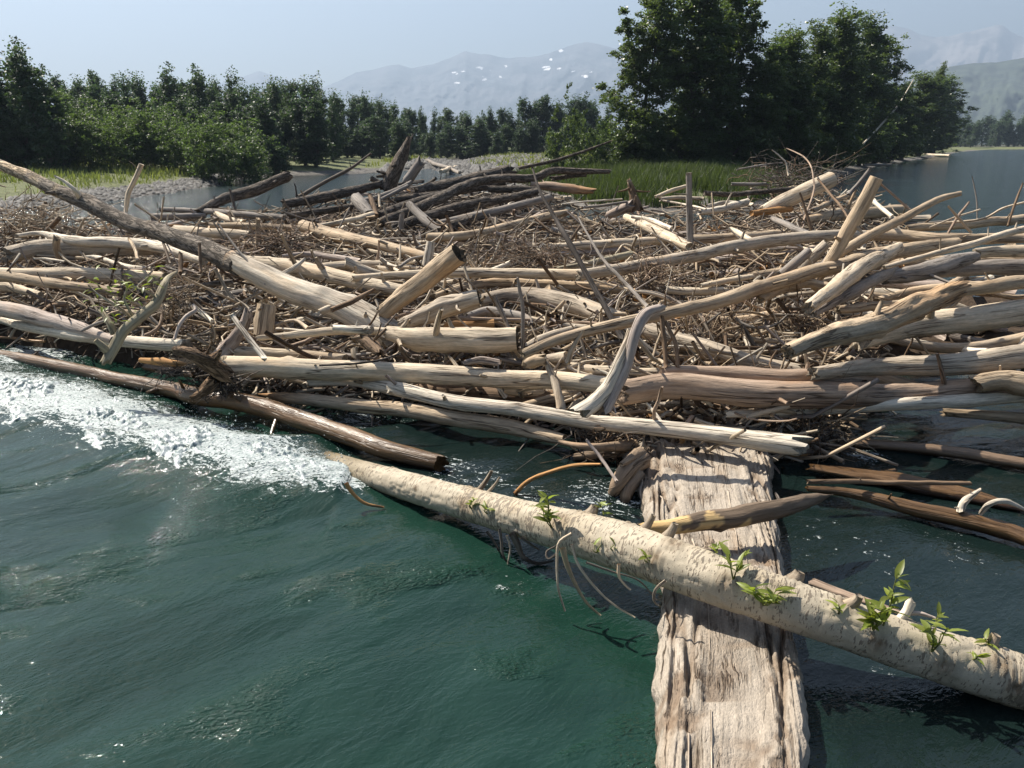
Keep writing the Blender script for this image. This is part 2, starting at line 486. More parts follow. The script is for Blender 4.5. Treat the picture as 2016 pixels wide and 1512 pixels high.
n_f = mw.noise(flow(R(-25), 5, 11), 1.0, 6, 0.7, 1.4)
n_f2 = mw.noise(mw.vmul(pos, (34, 46, 1)), 1.0, 4, 0.7, 0.8)
fm = mw.attr('foam', 'Fac')
ff = mw.math('ADD', mw.math('MULTIPLY', n_f, 0.6), mw.math('MULTIPLY', n_f2, 0.4))
fmask = mw.map(mw.math('ADD', ff, mw.math('MULTIPLY', fm, 0.30)), 0.69, 0.735, 0.0, 1.0, True)
fmask = mw.math('MULTIPLY', fmask, mw.map(fm, 0.05, 0.3, 0, 1, True))
wc = mw.mix(mw.map(n_g, 0.35, 0.65, 0, 1), (0.006, 0.023, 0.0165), (0.010, 0.034, 0.0245))
wc = mw.mix(mw.attr('lee', 'Fac'), wc, (0.006, 0.013, 0.012))          # darker, less green water behind the poplar log and at right
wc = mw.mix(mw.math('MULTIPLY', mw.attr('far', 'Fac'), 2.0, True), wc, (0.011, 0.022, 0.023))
fc = mw.mix(mw.map(n_f2, 0.35, 0.6, 0, 1), (0.14, 0.20, 0.195), (0.50, 0.53, 0.53))
mw.link(mw.mix(fmask, wc, fc), mw.p.inputs['Base Color'])
farA = mw.attr('far', 'Fac')
mw.link(mw.math('ADD', mw.map(fmask, 0, 1, 0.035, 0.6), mw.math('MULTIPLY', farA, 0.12)), mw.p.inputs['Roughness'])
mw.p.inputs['IOR'].default_value = 1.333
gate = mw.map(n_g, 0.52, 0.66, 0.05, 1.0, True)
nb = mw.bump(mw.math('ADD', n_a, mw.math('MULTIPLY', n_b, 0.16)), 0.5, 0.06)
nb = mw.bump(mw.math('MULTIPLY', n_s, gate), 0.8, mw.map(mw.attr('lee', 'Fac'), 0, 1, 0.07, 0.018), nb)
nb = mw.bump(n_c, farA, 1.0, nb)
mw.link(nb, mw.p.inputs['Normal'])
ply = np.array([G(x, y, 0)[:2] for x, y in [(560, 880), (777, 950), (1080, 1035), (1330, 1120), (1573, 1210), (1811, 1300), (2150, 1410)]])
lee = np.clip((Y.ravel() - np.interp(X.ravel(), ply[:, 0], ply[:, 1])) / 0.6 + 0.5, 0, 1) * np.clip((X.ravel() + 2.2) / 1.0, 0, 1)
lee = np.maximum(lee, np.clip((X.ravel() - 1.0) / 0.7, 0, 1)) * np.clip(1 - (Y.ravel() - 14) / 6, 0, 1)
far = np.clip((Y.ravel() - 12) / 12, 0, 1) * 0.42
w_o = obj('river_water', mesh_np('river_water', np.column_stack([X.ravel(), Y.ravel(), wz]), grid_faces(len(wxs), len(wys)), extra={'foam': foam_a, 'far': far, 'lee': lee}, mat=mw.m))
tag(w_o, kind='structure')

# ------------------------------------------------------------------ whitewater where the current breaks over the sunken logs
mf = NT('white_foam')
tc = mf.new('ShaderNodeTexCoord')
mpf = mf.new('ShaderNodeMapping'); mpf.inputs['Rotation'].default_value = (0, 0, R(62)); mf.link(tc.outputs['Object'], mpf.inputs['Vector'])
nf = mf.noise(mf.vmul(mpf.outputs[0], (10, 24, 22)), 1.0, 7, 0.7, 0.8)
mf.link(mf.ramp(nf, [(0.36, (0.02, 0.05, 0.045)), (0.45, (0.20, 0.26, 0.26)), (0.54, (0.46, 0.50, 0.50)), (0.70, (0.66, 0.68, 0.68))]), mf.p.inputs['Base Color'])
mf.p.inputs['Roughness'].default_value = 0.35
mf.p.inputs['Subsurface Weight'].default_value = 0.0
mf.link(mf.bump(nf, 0.5, 0.02), mf.p.inputs['Normal'])
M['foam'] = mf.m
def build_foam():
    ns, nt = 620, 120
    s = np.linspace(0, 1, ns); t = np.linspace(-1.25, 1.25, nt)
    xs = FB[0, 0] + (FB[-1, 0] + 0.12 - FB[0, 0]) * s
    S, T = np.meshgrid(xs, t, indexing='ij')
    yc = np.interp(S, FB[:, 0], FB[:, 1]); hw = np.interp(S, FB[:, 0], FBW)
    jit = 0.9 * (fbm(S * 1.8, T * 0.7, 3.0, 5) - 0.5)
    Xf = S + 0.10 * (fbm(S * 5, T * 5, 11, 3) - 0.5); Yf = yc + hw * (T + jit)
    prof = np.clip(1 - (T * 0.86) ** 2, 0, 1)
    ca, sa = math.cos(R(-62)), math.sin(R(-62))
    Uf = Xf * ca + Yf * sa; Wf = -Xf * sa + Yf * ca
    rag = fbm(Uf * 1.6, Wf * 4.2, 5.0, 5)
    hi = fbm(Xf * 20, Yf * 20, 8.0, 3)
    z = water_z(Xf.ravel(), Yf.ravel()).reshape(Xf.shape)
    amp = np.clip(hw / 0.8, 0.35, 1)
    lift = (0.11 * prof * (rag - 0.45) * 2.2 + 0.06 * prof * (hi - 0.5) * 1.9) * amp
    hole = 0.16 * np.clip(0.60 - fbm(Uf * 1.8, Wf * 5.0, 31.0, 5), 0, 1) * 3.0 * (0.3 + 0.9 * np.clip(np.abs(T), 0, 1))
    z = z + lift - hole * amp - 0.10 * np.clip(np.abs(T) - 0.85, 0, 1) ** 1.0 - 0.012
    V = np.stack([Xf, Yf, z], -1).reshape(-1, 3)
    F = grid_faces(ns, nt)
    # flying drops and flecks of froth
    n = 4200
    ds = rng.random(n); dx = FB[0, 0] + (FB[-1, 0] - FB[0, 0]) * ds
    dt = np.clip(rng.normal(0, 0.5, n), -1.5, 1.3)
    dy = np.interp(dx, FB[:, 0], FB[:, 1]) + dt * np.interp(dx, FB[:, 0], FBW)
    dz = water_z(dx, dy) + np.abs(rng.normal(0, 0.10, n)) * np.exp(-dt ** 2) + 0.015
    rad = 0.002 + 0.007 * rng.random(n) ** 4
    oc = np.array([[1, 0, 0], [-1, 0, 0], [0, 1, 0], [0, -1, 0], [0, 0, 1], [0, 0, -1]], float)
    of = np.array([[0, 2, 4], [2, 1, 4], [1, 3, 4], [3, 0, 4], [2, 0, 5], [1, 2, 5], [3, 1, 5], [0, 3, 5]])
    C = np.stack([dx, dy, dz], 1)
    DV = (C[:, None, :] + oc[None] * rad[:, None, None] * (0.6 + 0.8 * rng.random((n, 1, 3)))).reshape(-1, 3)
    DF = (of[None] + (np.arange(n) * 6)[:, None, None] + len(V)).reshape(-1, 3)
    o = obj('whitewater_foam', mesh_np('whitewater_foam', np.vstack([V, DV]), [F, DF], mat=M['foam']))
    tag(o, 'white churning foam breaking over the sunken wet log', 'foam', kind='stuff')
build_foam()

# ------------------------------------------------------------------ mountains and hill
def mountain(name, ridge, Dm, depth, rows, mat, rough, base_py=300, patches=(), seed=0.0):
    ridge = np.array(ridge, float)
    pxs = np.arange(ridge[0, 0], ridge[-1, 0] + 1, 3.0)
    pys = np.interp(pxs, ridge[:, 0], ridge[:, 1])
    pys = pys + (fbm(pxs * 0.03, seed, 0.3, 4) - 0.5) * rough
    V = []; sn = []
    v = np.linspace(0, 1, rows)
    for px, py in zip(pxs, pys):
        top = AT(px, py, Dm)
        wob = (fbm(px * 0.02 + seed, v * 5, 2.0, 4) - 0.5)
        rib = np.abs(fbm(px * 0.035 + seed + v * 1.2, v * 1.5, 6.0, 4) - 0.5)
        yy = Dm - depth * v + depth * 0.28 * wob * np.sin(v * math.pi)
        zz = top[2] * (1 - v) ** 1.15 + top[2] * 0.16 * (rib - 0.12) * np.sin(v * math.pi) - 30 * v
        xx = top[0] * yy / Dm
        V.append(np.stack([xx, yy, zz], 1))
        scr = 282 - (zz - CAM_H) / yy * FPX * 1.0
        s = np.zeros(rows)
        for (cx, cy, rx, ry) in patches:
            q = ((px - cx) / rx) ** 2 + ((scr - cy) / ry) ** 2
            s = np.maximum(s, np.exp(-q))
        sn.append(s * np.clip(2.6 * fbm(px * 0.11, scr * 0.45 + px * 0.1, 1.0, 4) - 0.72, 0, 1.3))
    o = obj(name, mesh_np(name, np.concatenate(V), grid_faces(len(pxs), rows), extra={'snow': np.concatenate(sn)}, mat=mat))
    tag(o, kind='structure')
def mount_mat(name, a, b, snow=True, sc=0.004):
    m = NT(name)
    tc = m.new('ShaderNodeTexCoord')
    n = m.noise(tc.outputs['Object'], sc, 6, 0.65)
    c = m.mix(m.map(n, 0.4, 0.6, 0, 1, True), a, b)
    if snow:
        c = m.mix(m.map(m.attr('snow', 'Fac'), 0.42, 0.5, 0, 1), c, (0.9, 0.88, 0.88))
    m.link(c, m.p.inputs['Base Color']); m.p.inputs['Roughness'].default_value = 0.95
    return m.m
snow_p = [(895, 158, 9, 3), (912, 154, 12, 3.5), (938, 148, 8, 3), (948, 150, 4, 3), (965, 152, 4, 3), (995, 148, 4, 4), (952, 168, 7, 5), (900, 175, 8, 2.5), (1043, 140, 4, 4), (1076, 150, 10, 5), (1085, 135, 4, 3),
          (1100, 150, 6, 4), (1105, 120, 6, 3), (1135, 156, 10, 3), (1160, 163, 16, 4), (1165, 155, 8, 3), (985, 165, 4, 3), (840, 140, 8, 2)]
mountain('mountain_ridge', [(-400, 200), (60, 190), (230, 175), (300, 165), (420, 168), (480, 150), (510, 140), (545, 150), (590, 178), (630, 176), (650, 165), (700, 145), (760, 131), (785, 126), (810, 133), (850, 127), (890, 112), (915, 101), (940, 104),
          (985, 112), (1040, 113), (1080, 104), (1130, 88), (1150, 84), (1180, 88), (1260, 105), (1400, 118), (1500, 95), (1600, 100), (1720, 120), (1800, 160)], 7400, 2900, 170,
         mount_mat('blue_rock', (0.025, 0.035, 0.045), (0.10, 0.10, 0.11)), 9, patches=snow_p, seed=1.7)
mountain('mountain_peaks', [(1500, 90), (1600, 75), (1690, 62), (1720, 52), (1750, 50), (1770, 55), (1790, 57), (1815, 70), (1840, 74), (1870, 72), (1900, 62), (1930, 60), (1960, 50), (1975, 50), (1990, 62), (2016, 74), (2100, 60), (2500, 90)], 8050, 2300, 80,
         mount_mat('pale_rock', (0.12, 0.11, 0.11), (0.28, 0.25, 0.24), True), 10, patches=[(1760, 72, 12, 4), (1900, 80, 14, 4), (1965, 75, 12, 5)], seed=5.1)
mountain('forested_hill', [(1480, 285), (1600, 255), (1720, 200), (1800, 155), (1850, 133), (1880, 129), (1900, 126), (1960, 122), (2016, 114), (2150, 100), (2500, 80)], 3000, 1300, 50,
         mount_mat('hill_forest', (0.018, 0.03, 0.022), (0.045, 0.062, 0.04), False, 0.02), 7, seed=9.3)

# ------------------------------------------------------------------ trees
def tube_np(P, r, nr=6):
    P = np.asarray(P, float); n = len(P)
    T = np.gradient(P, axis=0); T /= np.linalg.norm(T, axis=1)[:, None] + 1e-9
    ref = np.array([0, 0, 1.0]) if abs(T[:, 2]).mean() < 0.8 else np.array([1.0, 0, 0])
    A = np.cross(T, ref); A /= np.linalg.norm(A, axis=1)[:, None] + 1e-9
    B = np.cross(A, T)
    th = np.linspace(0, 2 * math.pi, nr, endpoint=False)
    V = P[:, None, :] + (A[:, None, :] * np.cos(th)[None, :, None] + B[:, None, :] * np.sin(th)[None, :, None]) * np.asarray(r)[:, None, None]
    return V.reshape(-1, 3), grid_faces(n, nr, True)
def join(parts):
    Vs, Fs, off = [], [], 0
    for V, F in parts:
        Vs.append(V); Fs.append(F + off); off += len(V)
    return np.concatenate(Vs), np.concatenate(Fs)
def leaf_quads(C, size, upbias=0.3, aspect=0.7):
    n = len(C)
    N = rng.normal(size=(n, 3)); N[:, 2] = np.abs(N[:, 2]) + upbias
    N /= np.linalg.norm(N, axis=1)[:, None]
    U = np.cross(N, rng.normal(size=(n, 3))); U /= np.linalg.norm(U, axis=1)[:, None] + 1e-9
    W = np.cross(N, U)
    s = size * (0.6 + 0.8 * rng.random(n))
    a = U * s[:, None] * 0.5; b = W * s[:, None] * 0.5 * aspect
    V = np.stack([C - a, C - b, C + a, C + b], 1).reshape(-1, 3)
    return V, (np.arange(n)[:, None] * 4 + np.arange(4)[None])
def make_tree(seed, H, R0, nleaf, lsize, nb, prof, leafmat, t0=0.12, spread=0.05, rise=(35, 65), trunk_r=0.018, stems=1):
    global rng
    rng = np.random.default_rng(seed)
    parts = []; leaves = []
    for st in range(stems):
        base = np.array([0, 0, 0.0]) if stems == 1 else np.array([rng.normal(0, 0.05 * H), rng.normal(0, 0.05 * H), 0])
        lean = rng.normal(0, 0.04 if stems == 1 else 0.18, 2)
        hh = H * (1.0 if st == 0 else rng.uniform(0.6, 0.95))
        z = np.linspace(0, 1, 12)
        path = np.stack([base[0] + lean[0] * z * hh + 0.02 * hh * np.sin(z * 5 + seed), base[1] + lean[1] * z * hh + 0.02 * hh * np.cos(z * 4 + seed), z * hh * 0.97 - 0.4], 1)
        parts.append(tube_np(path, trunk_r * H * (1 - z * 0.93) / stems ** 0.5, 7))
        B = []
        for i in range(nb // stems):
            t = t0 + (0.98 - t0) * (i + rng.random()) / (nb // stems)
            az = i * 2.399 + rng.normal(0, 0.4)
            L = R0 * prof(t) * rng.uniform(0.55, 1.2)
            pit = R(rng.uniform(*rise)) + (t ** 2) * 0.4
            p0 = np.array([np.interp(t, z, path[:, k]) for k in range(3)])
            d = np.array([math.cos(az) * math.cos(pit), math.sin(az) * math.cos(pit), math.sin(pit)])
            k = np.linspace(0, 1, 6)[:, None]
            droop = np.array([0, 0, -0.25 * L]) * k ** 2
            bp = p0 + d * (L / max(0.35, math.cos(pit))) * k * 0.9 + droop + np.cumsum(rng.normal(0, 0.03 * L, (6, 3)), 0) * k
            B.append(bp)
            if i % 2 == 0 or nb < 60:
                parts.append(tube_np(bp, trunk_r * H * 0.22 * (1 - 0.85 * k[:, 0]) * (1.1 - t), 4))
        B = np.array(B)
        nl = nleaf // stems
        wts = np.array([np.linalg.norm(b[-1] - b[0]) for b in B]) ** 1.3; wts /= wts.sum()
        bi = rng.choice(len(B), nl, p=wts)
        # clumps: a few twig centres on each branch
        ncl = 7
        cu = rng.random((len(B), ncl)) ** 0.7 * 0.85 + 0.18
        coff = rng.normal(0, spread * H, (len(B), ncl, 3))
        ci = rng.integers(0, ncl, nl)
        u = np.clip(cu[bi, ci], 0, 1) * 5
        k0 = np.minimum(u.astype(int), 4); fr = (u - k0)[:, None]
        C = B[bi, k0] * (1 - fr) + B[bi, k0 + 1] * fr + coff[bi, ci] + rng.normal(0, spread * H * 0.42, (nl, 3)) * np.array([1, 1, 0.8])
        C = C[C[:, 2] > 0.02 * H]
        leaves.append(C)
    TV, TF = join(parts)
    C = np.concatenate(leaves)
    LV, LF = leaf_quads(C, lsize)
    clump = np.repeat(0.65 * vnoise(C[:, 0] * 6 / H + seed, C[:, 1] * 6 / H, C[:, 2] * 8 / H) + 0.35 * rng.random(len(C)), 4)
    return (mesh_np('tree_trunk', TV, TF, mat=M['trunk']), mesh_np('tree_crown', LV, LF, smooth=False, extra={'shade': clump}, mat=leafmat))
pr_oval = lambda t: (math.sin(math.pi * min(1, max(0, (t - 0.02) / 0.98)) ** 0.75)) ** 0.7 * (1 - 0.25 * t)
pr_col = lambda t: min(1, 0.6 + t * 1.2) * (1 - t) ** 0.95 * 1.1
pr_cone = lambda t: (1 - t) ** 0.85
pr_bush = lambda t: 0.75 + 0.3 * (1 - t)
FARTREES = [make_tree(101 + i, 10, [1.75, 1.5, 2.0, 1.35, 1.7][i], 9000, 0.21, 52, [pr_col, pr_col, pr_oval, pr_col, pr_col][i], M['leaf_far'], 0.05, 0.035, (38, 66)) for i in range(5)]
SHRUBS = [make_tree(201 + i, 4, 1.3, 6000, 0.13, 36, pr_bush, M['leaf_shrub'], 0.05, 0.06, (45, 75), 0.012, 5) for i in range(3)]
NEARTREES = [make_tree(301 + i, 15, [3.0, 2.7, 2.3][i], [34000, 30000, 25000][i], 0.19, 90, [pr_oval, pr_col, pr_col][i], M['leaf'], 0.06, 0.026, (28, 60), 0.014) for i in range(3)]
CONIFER = make_tree(401, 12, 1.7, 7000, 0.22, 80, pr_cone, M['needle'], 0.06, 0.018, (-15, 12), 0.014)
BUSHES = [make_tree(501 + i, 3, 1.1, 4200, 0.13, 34, pr_bush, M['leaf'], 0.04, 0.06, (40, 75), 0.010, 5) for i in range(2)]
tree_n = [0]
def plant(proto, kind, px, top_py, Yd, wfac, label, cat, group, Hp, jitter=0.0):
    tree_n[0] += 1
    if group and proto in FARTREES:                 # say the crown's shape
        shape = ['columnar', 'slender', 'broad', 'narrow', 'straight'][FARTREES.index(proto)]
        label = shape + ' ' + label; group = shape + ' ' + group
    x = AT(px, 282, Yd)[0]
    z0 = gz(x, Yd) - 0.1
    h = AT(px, top_py, Yd)[2] - z0
    e = obj(kind, None, loc=(x, Yd, z0))
    tag(e, label, cat, group)
    s = h / Hp
    e.scale = (s * wfac, s * wfac, s)
    e.rotation_euler = (0, 0, random.uniform(0, 6.28))
    obj('trunk', proto[0], e); obj('crown', proto[1], e)
    return e
LB = 'dark green cottonwood in the tree line behind the grassy gravel bank'
for (px, py, Yd, wf) in [(-70, 60, 58, 1.2), (-25, 75, 60, 1.1), (12, 66, 58, 1.15), (48, 80, 60, 0.9), (92, 70, 57, 1.15), (118, 125, 60, 1.0), (30, 95, 62, 1.0), (70, 92, 61, 1.0), (-5, 85, 63, 1.0)]:
    plant(FARTREES[random.choice([0, 1, 2])], 'cottonwood_tree', px, py, Yd, wf, 'tall dark cottonwood in the tallest clump on the grassy gravel bank', 'tree', 'tallest cottonwoods on the gravel bank', 10)
for (px, py, wf) in [(145, 152, 1), (170, 137, 1), (200, 141, 1.1), (230, 152, 1), (262, 136, 1), (290, 129, 1.05), (325, 150, 1), (355, 121, 1.2), (385, 121, 1.1), (412, 119, 1), (430, 150, 1), (458, 127, 0.85), (500, 152, 1.0),
                     (545, 139, 1.1), (575, 160, 0.9), (601, 138, 1.0), (635, 180, 0.9), (655, 190, 0.8)]:
    plant(random.choice(FARTREES), 'cottonwood_tree', px, py, random.uniform(84, 98), wf * 0.95, LB, 'tree', 'tree line behind the gravel bank', 10)
for k in range(34):
    px = 128 + k * 16 + random.uniform(-8, 8)
    plant(random.choice(FARTREES), 'cottonwood_tree', px, random.uniform(138, 172), random.uniform(96, 106), 0.95, LB, 'tree', 'tree line behind the gravel bank', 10)
for k in range(26):
    px = -60 + k * 27 + random.uniform(-10, 10)
    plant(random.choice(FARTREES), 'cottonwood_tree', px, random.uniform(165, 215), random.uniform(74, 84), 1.45, LB, 'tree', 'tree line behind the gravel bank', 10)
LS = 'pale green willow shrub at the foot of the tree line on the gravel bank'
for k in range(34):
    px = -80 + k * 17.5 + random.uniform(-8, 8)
    top = np.interp(px, [-80, 100, 300, 420, 500, 560], [225, 232, 240, 258, 285, 318]) + random.uniform(-12, 14)
    plant(random.choice(SHRUBS), 'willow_shrub', px, top, random.uniform(60, 70), random.uniform(1.0, 1.4), LS, 'shrub', 'willow shrubs along the gravel bank', 4)
LC = 'dark cottonwood in the far tree line across the river bend'
for (px, py, wf, Yd) in [(676, 176, 0.9, 128), (694, 179, 0.8, 126), (720, 170, 0.9, 124), (738, 185, 0.9, 130), (757, 184, 0.9, 128), (782, 190, 0.75, 132), (800, 214, 1, 150), (815, 220, 1, 150), (836, 207, 0.7, 155), (852, 208, 0.6, 155), (880, 214, 1, 150), (900, 220, 1, 152),
                         (922, 212, 1, 150), (940, 222, 1, 148), (957, 207, 0.8, 150), (975, 215, 0.9, 150), (992, 214, 0.8, 150), (1012, 211, 1, 150), (1035, 194, 1, 152), (1055, 200, 1, 152), (1072, 190, 1.1, 152), (1092, 187, 1.1, 152), (1120, 180, 1, 150), (1135, 178, 0.9, 150), (1152, 179, 0.9, 150), (1170, 195, 1, 150), (1190, 200, 1, 150)]:
    plant(random.choice(FARTREES), 'cottonwood_tree', px, py, Yd, wf * 1.15, LC, 'tree', 'far tree line across the bend', 10)
for k in range(26):
    px = 660 + k * 20 + random.uniform(-7, 7)
    plant(random.choice(FARTREES), 'cottonwood_tree', px, np.interp(px, [660, 780, 800, 1000, 1060, 1180], [184, 196, 216, 218, 202, 190]) + random.uniform(-4, 10), 160 if px > 795 else 134, 1.0, LC, 'tree', 'far tree line across the bend', 10)
for k in range(30):
    px = 640 + k * 19 + random.uniform(-8, 8)
    Yd = 112 if px < 800 else 138
    plant(random.choice(FARTREES), 'cottonwood_tree', px, random.uniform(225, 262), Yd + random.uniform(-4, 6), 1.8, LC, 'tree', 'far tree line across the bend', 10)
LI = 'tall leafy cottonwood in the thicket on the grassy island'
for (pr, px, py, Yd, wf, lab, grp) in [
        (0, 1255, -30, 60, 0.95, 'broad cottonwood with loose outer branches at the edge of the island thicket', None),
        (1, 1345, -130, 62, 1.15, 'tallest cottonwood, rising from the middle of the island thicket', None),
        (0, 1440, -40, 64, 0.95, LI, 'island cottonwoods'), (2, 1400, -20, 68, 1.1, LI, 'island cottonwoods'),
        (2, 1530, 33, 70, 1.1, LI, 'island cottonwoods'), (2, 1500, 50, 66, 1.1, LI, 'island cottonwoods'), (1, 1555, 45, 68, 1.1, LI, 'island cottonwoods'), (2, 1650, 40, 88, 1.2, LI, 'island cottonwoods'), (2, 1722, 110, 112, 1.3, LI, 'island cottonwoods'), (1, 1576, 22, 76, 1.0, LI, 'island cottonwoods'), (2, 1622, -10, 82, 1.1, LI, 'island cottonwoods'),
        (1, 1668, 5, 94, 1.0, LI, 'island cottonwoods'), (0, 1700, 70, 102, 1.1, LI, 'island cottonwoods'), (0, 1490, 120, 64, 1.1, LI, 'island cottonwoods'), (2, 1610, 110, 80, 1.3, LI, 'island cottonwoods'), (1, 1540, 130, 70, 1.4, LI, 'island cottonwoods'),
        (1, 1785, 130, 140, 1.7, 'cottonwood farther along the island bank', 'island bank cottonwoods'), (2, 1815, 140, 170, 1.7, 'cottonwood farther along the island bank', 'island bank cottonwoods'), (0, 1755, 165, 125, 1.6, 'cottonwood farther along the island bank', 'island bank cottonwoods'), (2, 1838, 135, 200, 1.7, 'cottonwood farther along the island bank', 'island bank cottonwoods')]:
    plant(NEARTREES[pr], 'cottonwood_tree', px, py, Yd, wf * 1.3, lab, 'tree', grp, 15)
e = plant(NEARTREES[1], 'leaning_cottonwood_tree', 1795, 105, 170, 0.6, 'slender cottonwood leaning out over the river from the island bank', 'tree', None, 15)
e.rotation_euler = (0, R(14), 0)
plant(CONIFER, 'conifer_tree', 1745, 130, 124, 1.0, 'small pointed conifer beside the island cottonwoods', 'tree', None, 12)
for (px, py, Yd, wf) in [(1090, 262, 56, 0.75), (1128, 228, 58, 0.55), (1160, 262, 56, 0.7), (1190, 240, 58, 0.6)]:
    plant(random.choice(BUSHES), 'cottonwood_sapling', px, py, Yd, wf, 'bushy cottonwood sapling beside the tallest island trees', 'sapling', 'saplings at the edge of the island thicket', 3)
for k in range(34):
    px = 1215 + k * 15.5 + random.uniform(-6, 6)
    Yd = np.interp(px, [1200, 1500, 1640, 1740], [60, 66, 88, 124]) + random.uniform(-2, 4)
    plant(random.choice(BUSHES), 'undergrowth_bush', px, random.uniform(215, 285), Yd, random.uniform(1.0, 1.4), 'low leafy bush growing under the island cottonwoods', 'bush', 'bushes under the island cottonwoods', 3)
for k in range(14):
    px = 1715 + k * 11.5
    Yd = np.interp(px, [1700, 1760, 1840, 1880], [100, 135, 240, 330]) + random.uniform(0, 8)
    plant(random.choice(SHRUBS), 'willow_shrub', px, np.interp(px, [1700, 1800, 1880], [245, 240, 250]) + random.uniform(-8, 12), Yd, random.uniform(1.1, 1.6), 'willow shrub overhanging the island bank beside the river', 'shrub', 'shrubs along the island bank', 4)
for k in range(24):
    px = 1850 + k * 10 + random.uniform(-4, 4)
    plant(random.choice(FARTREES), 'riverside_tree', px, random.uniform(214, 238), random.uniform(400, 460) if px < 1930 else random.uniform(440, 520), 1.5, 'hazy tree in the low wood closing the far river bend', 'tree', 'low wood at the far river bend', 10)

# ------------------------------------------------------------------ grass and bank stones
def grass(name, n, box, hgt, wid, mat, label, test, seed):
    r = np.random.default_rng(seed)
    x = r.uniform(box[0], box[1], n); y = r.uniform(box[2], box[3], n)
    z, d = land(np.stack([x, y], 1))
    dens = fbm(x * 0.35, y * 0.35, seed, 3)
    k = test(x, y, d) & (dens + r.normal(0, 0.08, n) > (0.36 if seed == 11 else 0.44))
    x, y, z, dens = x[k], y[k], z[k], dens[k]
    n = len(x)
    h = hgt * (0.45 + 0.75 * r.random(n)) * (0.5 + dens)
    az = r.uniform(0, 6.28, n); ln = r.normal(0, 0.28, (n, 2)) * h[:, None]
    w = wid * (0.6 + 0.8 * r.random(n))
    ax, ay = np.cos(az) * w / 2, np.sin(az) * w / 2
    V = np.stack([np.stack([x - ax, y - ay, z - 0.03], 1), np.stack([x + ax, y + ay, z - 0.03], 1),
                  np.stack([x + ax * 0.7 + ln[:, 0] * 0.4, y + ay * 0.7 + ln[:, 1] * 0.4, z + h * 0.6], 1), np.stack([x - ax * 0.7 + ln[:, 0] * 0.4, y - ay * 0.7 + ln[:, 1] * 0.4, z + h * 0.6], 1),
                  np.stack([x + ln[:, 0], y + ln[:, 1], z + h], 1)], 1).reshape(-1, 3)
    i = np.arange(n)[:, None] * 5
    sh = np.repeat(0.5 * dens + 0.5 * r.random(n), 5)
    o = obj(name, mesh_np(name, V, [i + np.array([[0, 1, 2, 3]]), i + np.array([[3, 2, 4]])], smooth=False, extra={'shade': sh}, mat=mat))
    tag(o, label, 'grass', kind='stuff')
grass('tall_island_grass', 130000, (-6, 28, 28, 66), 0.8, 0.05, M['grass'], 'tall green grass at the foot of the island thicket', lambda x, y, d: (d > 0.7) & (d < 32), 11)
grass('gravel_bank_grass', 42000, (-75, -12, 34, 78), 0.42, 0.07, M['dry_grass'], 'short yellow-green grass on the gravel bank', lambda x, y, d: (d > 2.4) & (d < 22), 12)
grass('gravel_bar_grass', 9000, (-16, 12, 66, 140), 0.5, 0.12, M['dry_grass'], 'sparse dry grass on the far gravel bar', lambda x, y, d: (d > 3.5), 13)
def stones(name, n, box, size, label, test, seed):
    r = np.random.default_rng(seed)
    x = r.uniform(box[0], box[1], n); y = r.uniform(box[2], box[3], n)
    z, d = land(np.stack([x, y], 1))
    k = test(x, y, d)
    x, y, z = x[k], y[k], z[k]; n = len(x)
    oc = np.array([[1, 0, 0], [0.3, 0.9, 0], [-0.8, 0.6, 0], [-0.8, -0.6, 0], [0.3, -0.9, 0], [0.1, 0.1, 0.75], [0, 0, -0.4]])
    of = np.array([[0, 1, 5], [1, 2, 5], [2, 3, 5], [3, 4, 5], [4, 0, 5]])
    s = size * (0.4 + r.random(n) ** 2 * 1.3)
    a = r.uniform(0, 6.28, n)
    loc = oc[None] * (0.7 + 0.6 * r.random((n, 7, 3))) * s[:, None, None]
    rx = loc[..., 0] * np.cos(a)[:, None] - loc[..., 1] * np.sin(a)[:, None]; ry = loc[..., 0] * np.sin(a)[:, None] + loc[..., 1] * np.cos(a)[:, None]
    V = np.stack([rx + x[:, None], ry + y[:, None], loc[..., 2] + z[:, None] + 0.02], -1).reshape(-1, 3)
    F = (of[None] + (np.arange(n) * 7)[:, None, None]).reshape(-1, 3)
    g = r.uniform(0.035, 0.15, n) ; tint = np.repeat(np.stack([g * 1.04, g, g * 0.94], 1), 7, 0)
    m = NT(name + '_stone')
    m.link(m.attr('tint', 'Color'), m.p.inputs['Base Color']); m.p.inputs['Roughness'].default_value = 0.85
    o = obj(name, mesh_np(name, V, F, smooth=False, tint=tint, mat=m.m))
    tag(o, label, 'gravel', kind='stuff')
stones('bank_gravel', 50000, (-70, -12, 30, 76), 0.13, 'grey river stones along the edge of the gravel bank', lambda x, y, d: (d > -0.6) & (d < 2.3), 21)
stones('bar_gravel', 9000, (-14, 14, 60, 130), 0.30, 'grey stones covering the far gravel bar', lambda x, y, d: (d > -0.5) & (d < 14), 22)

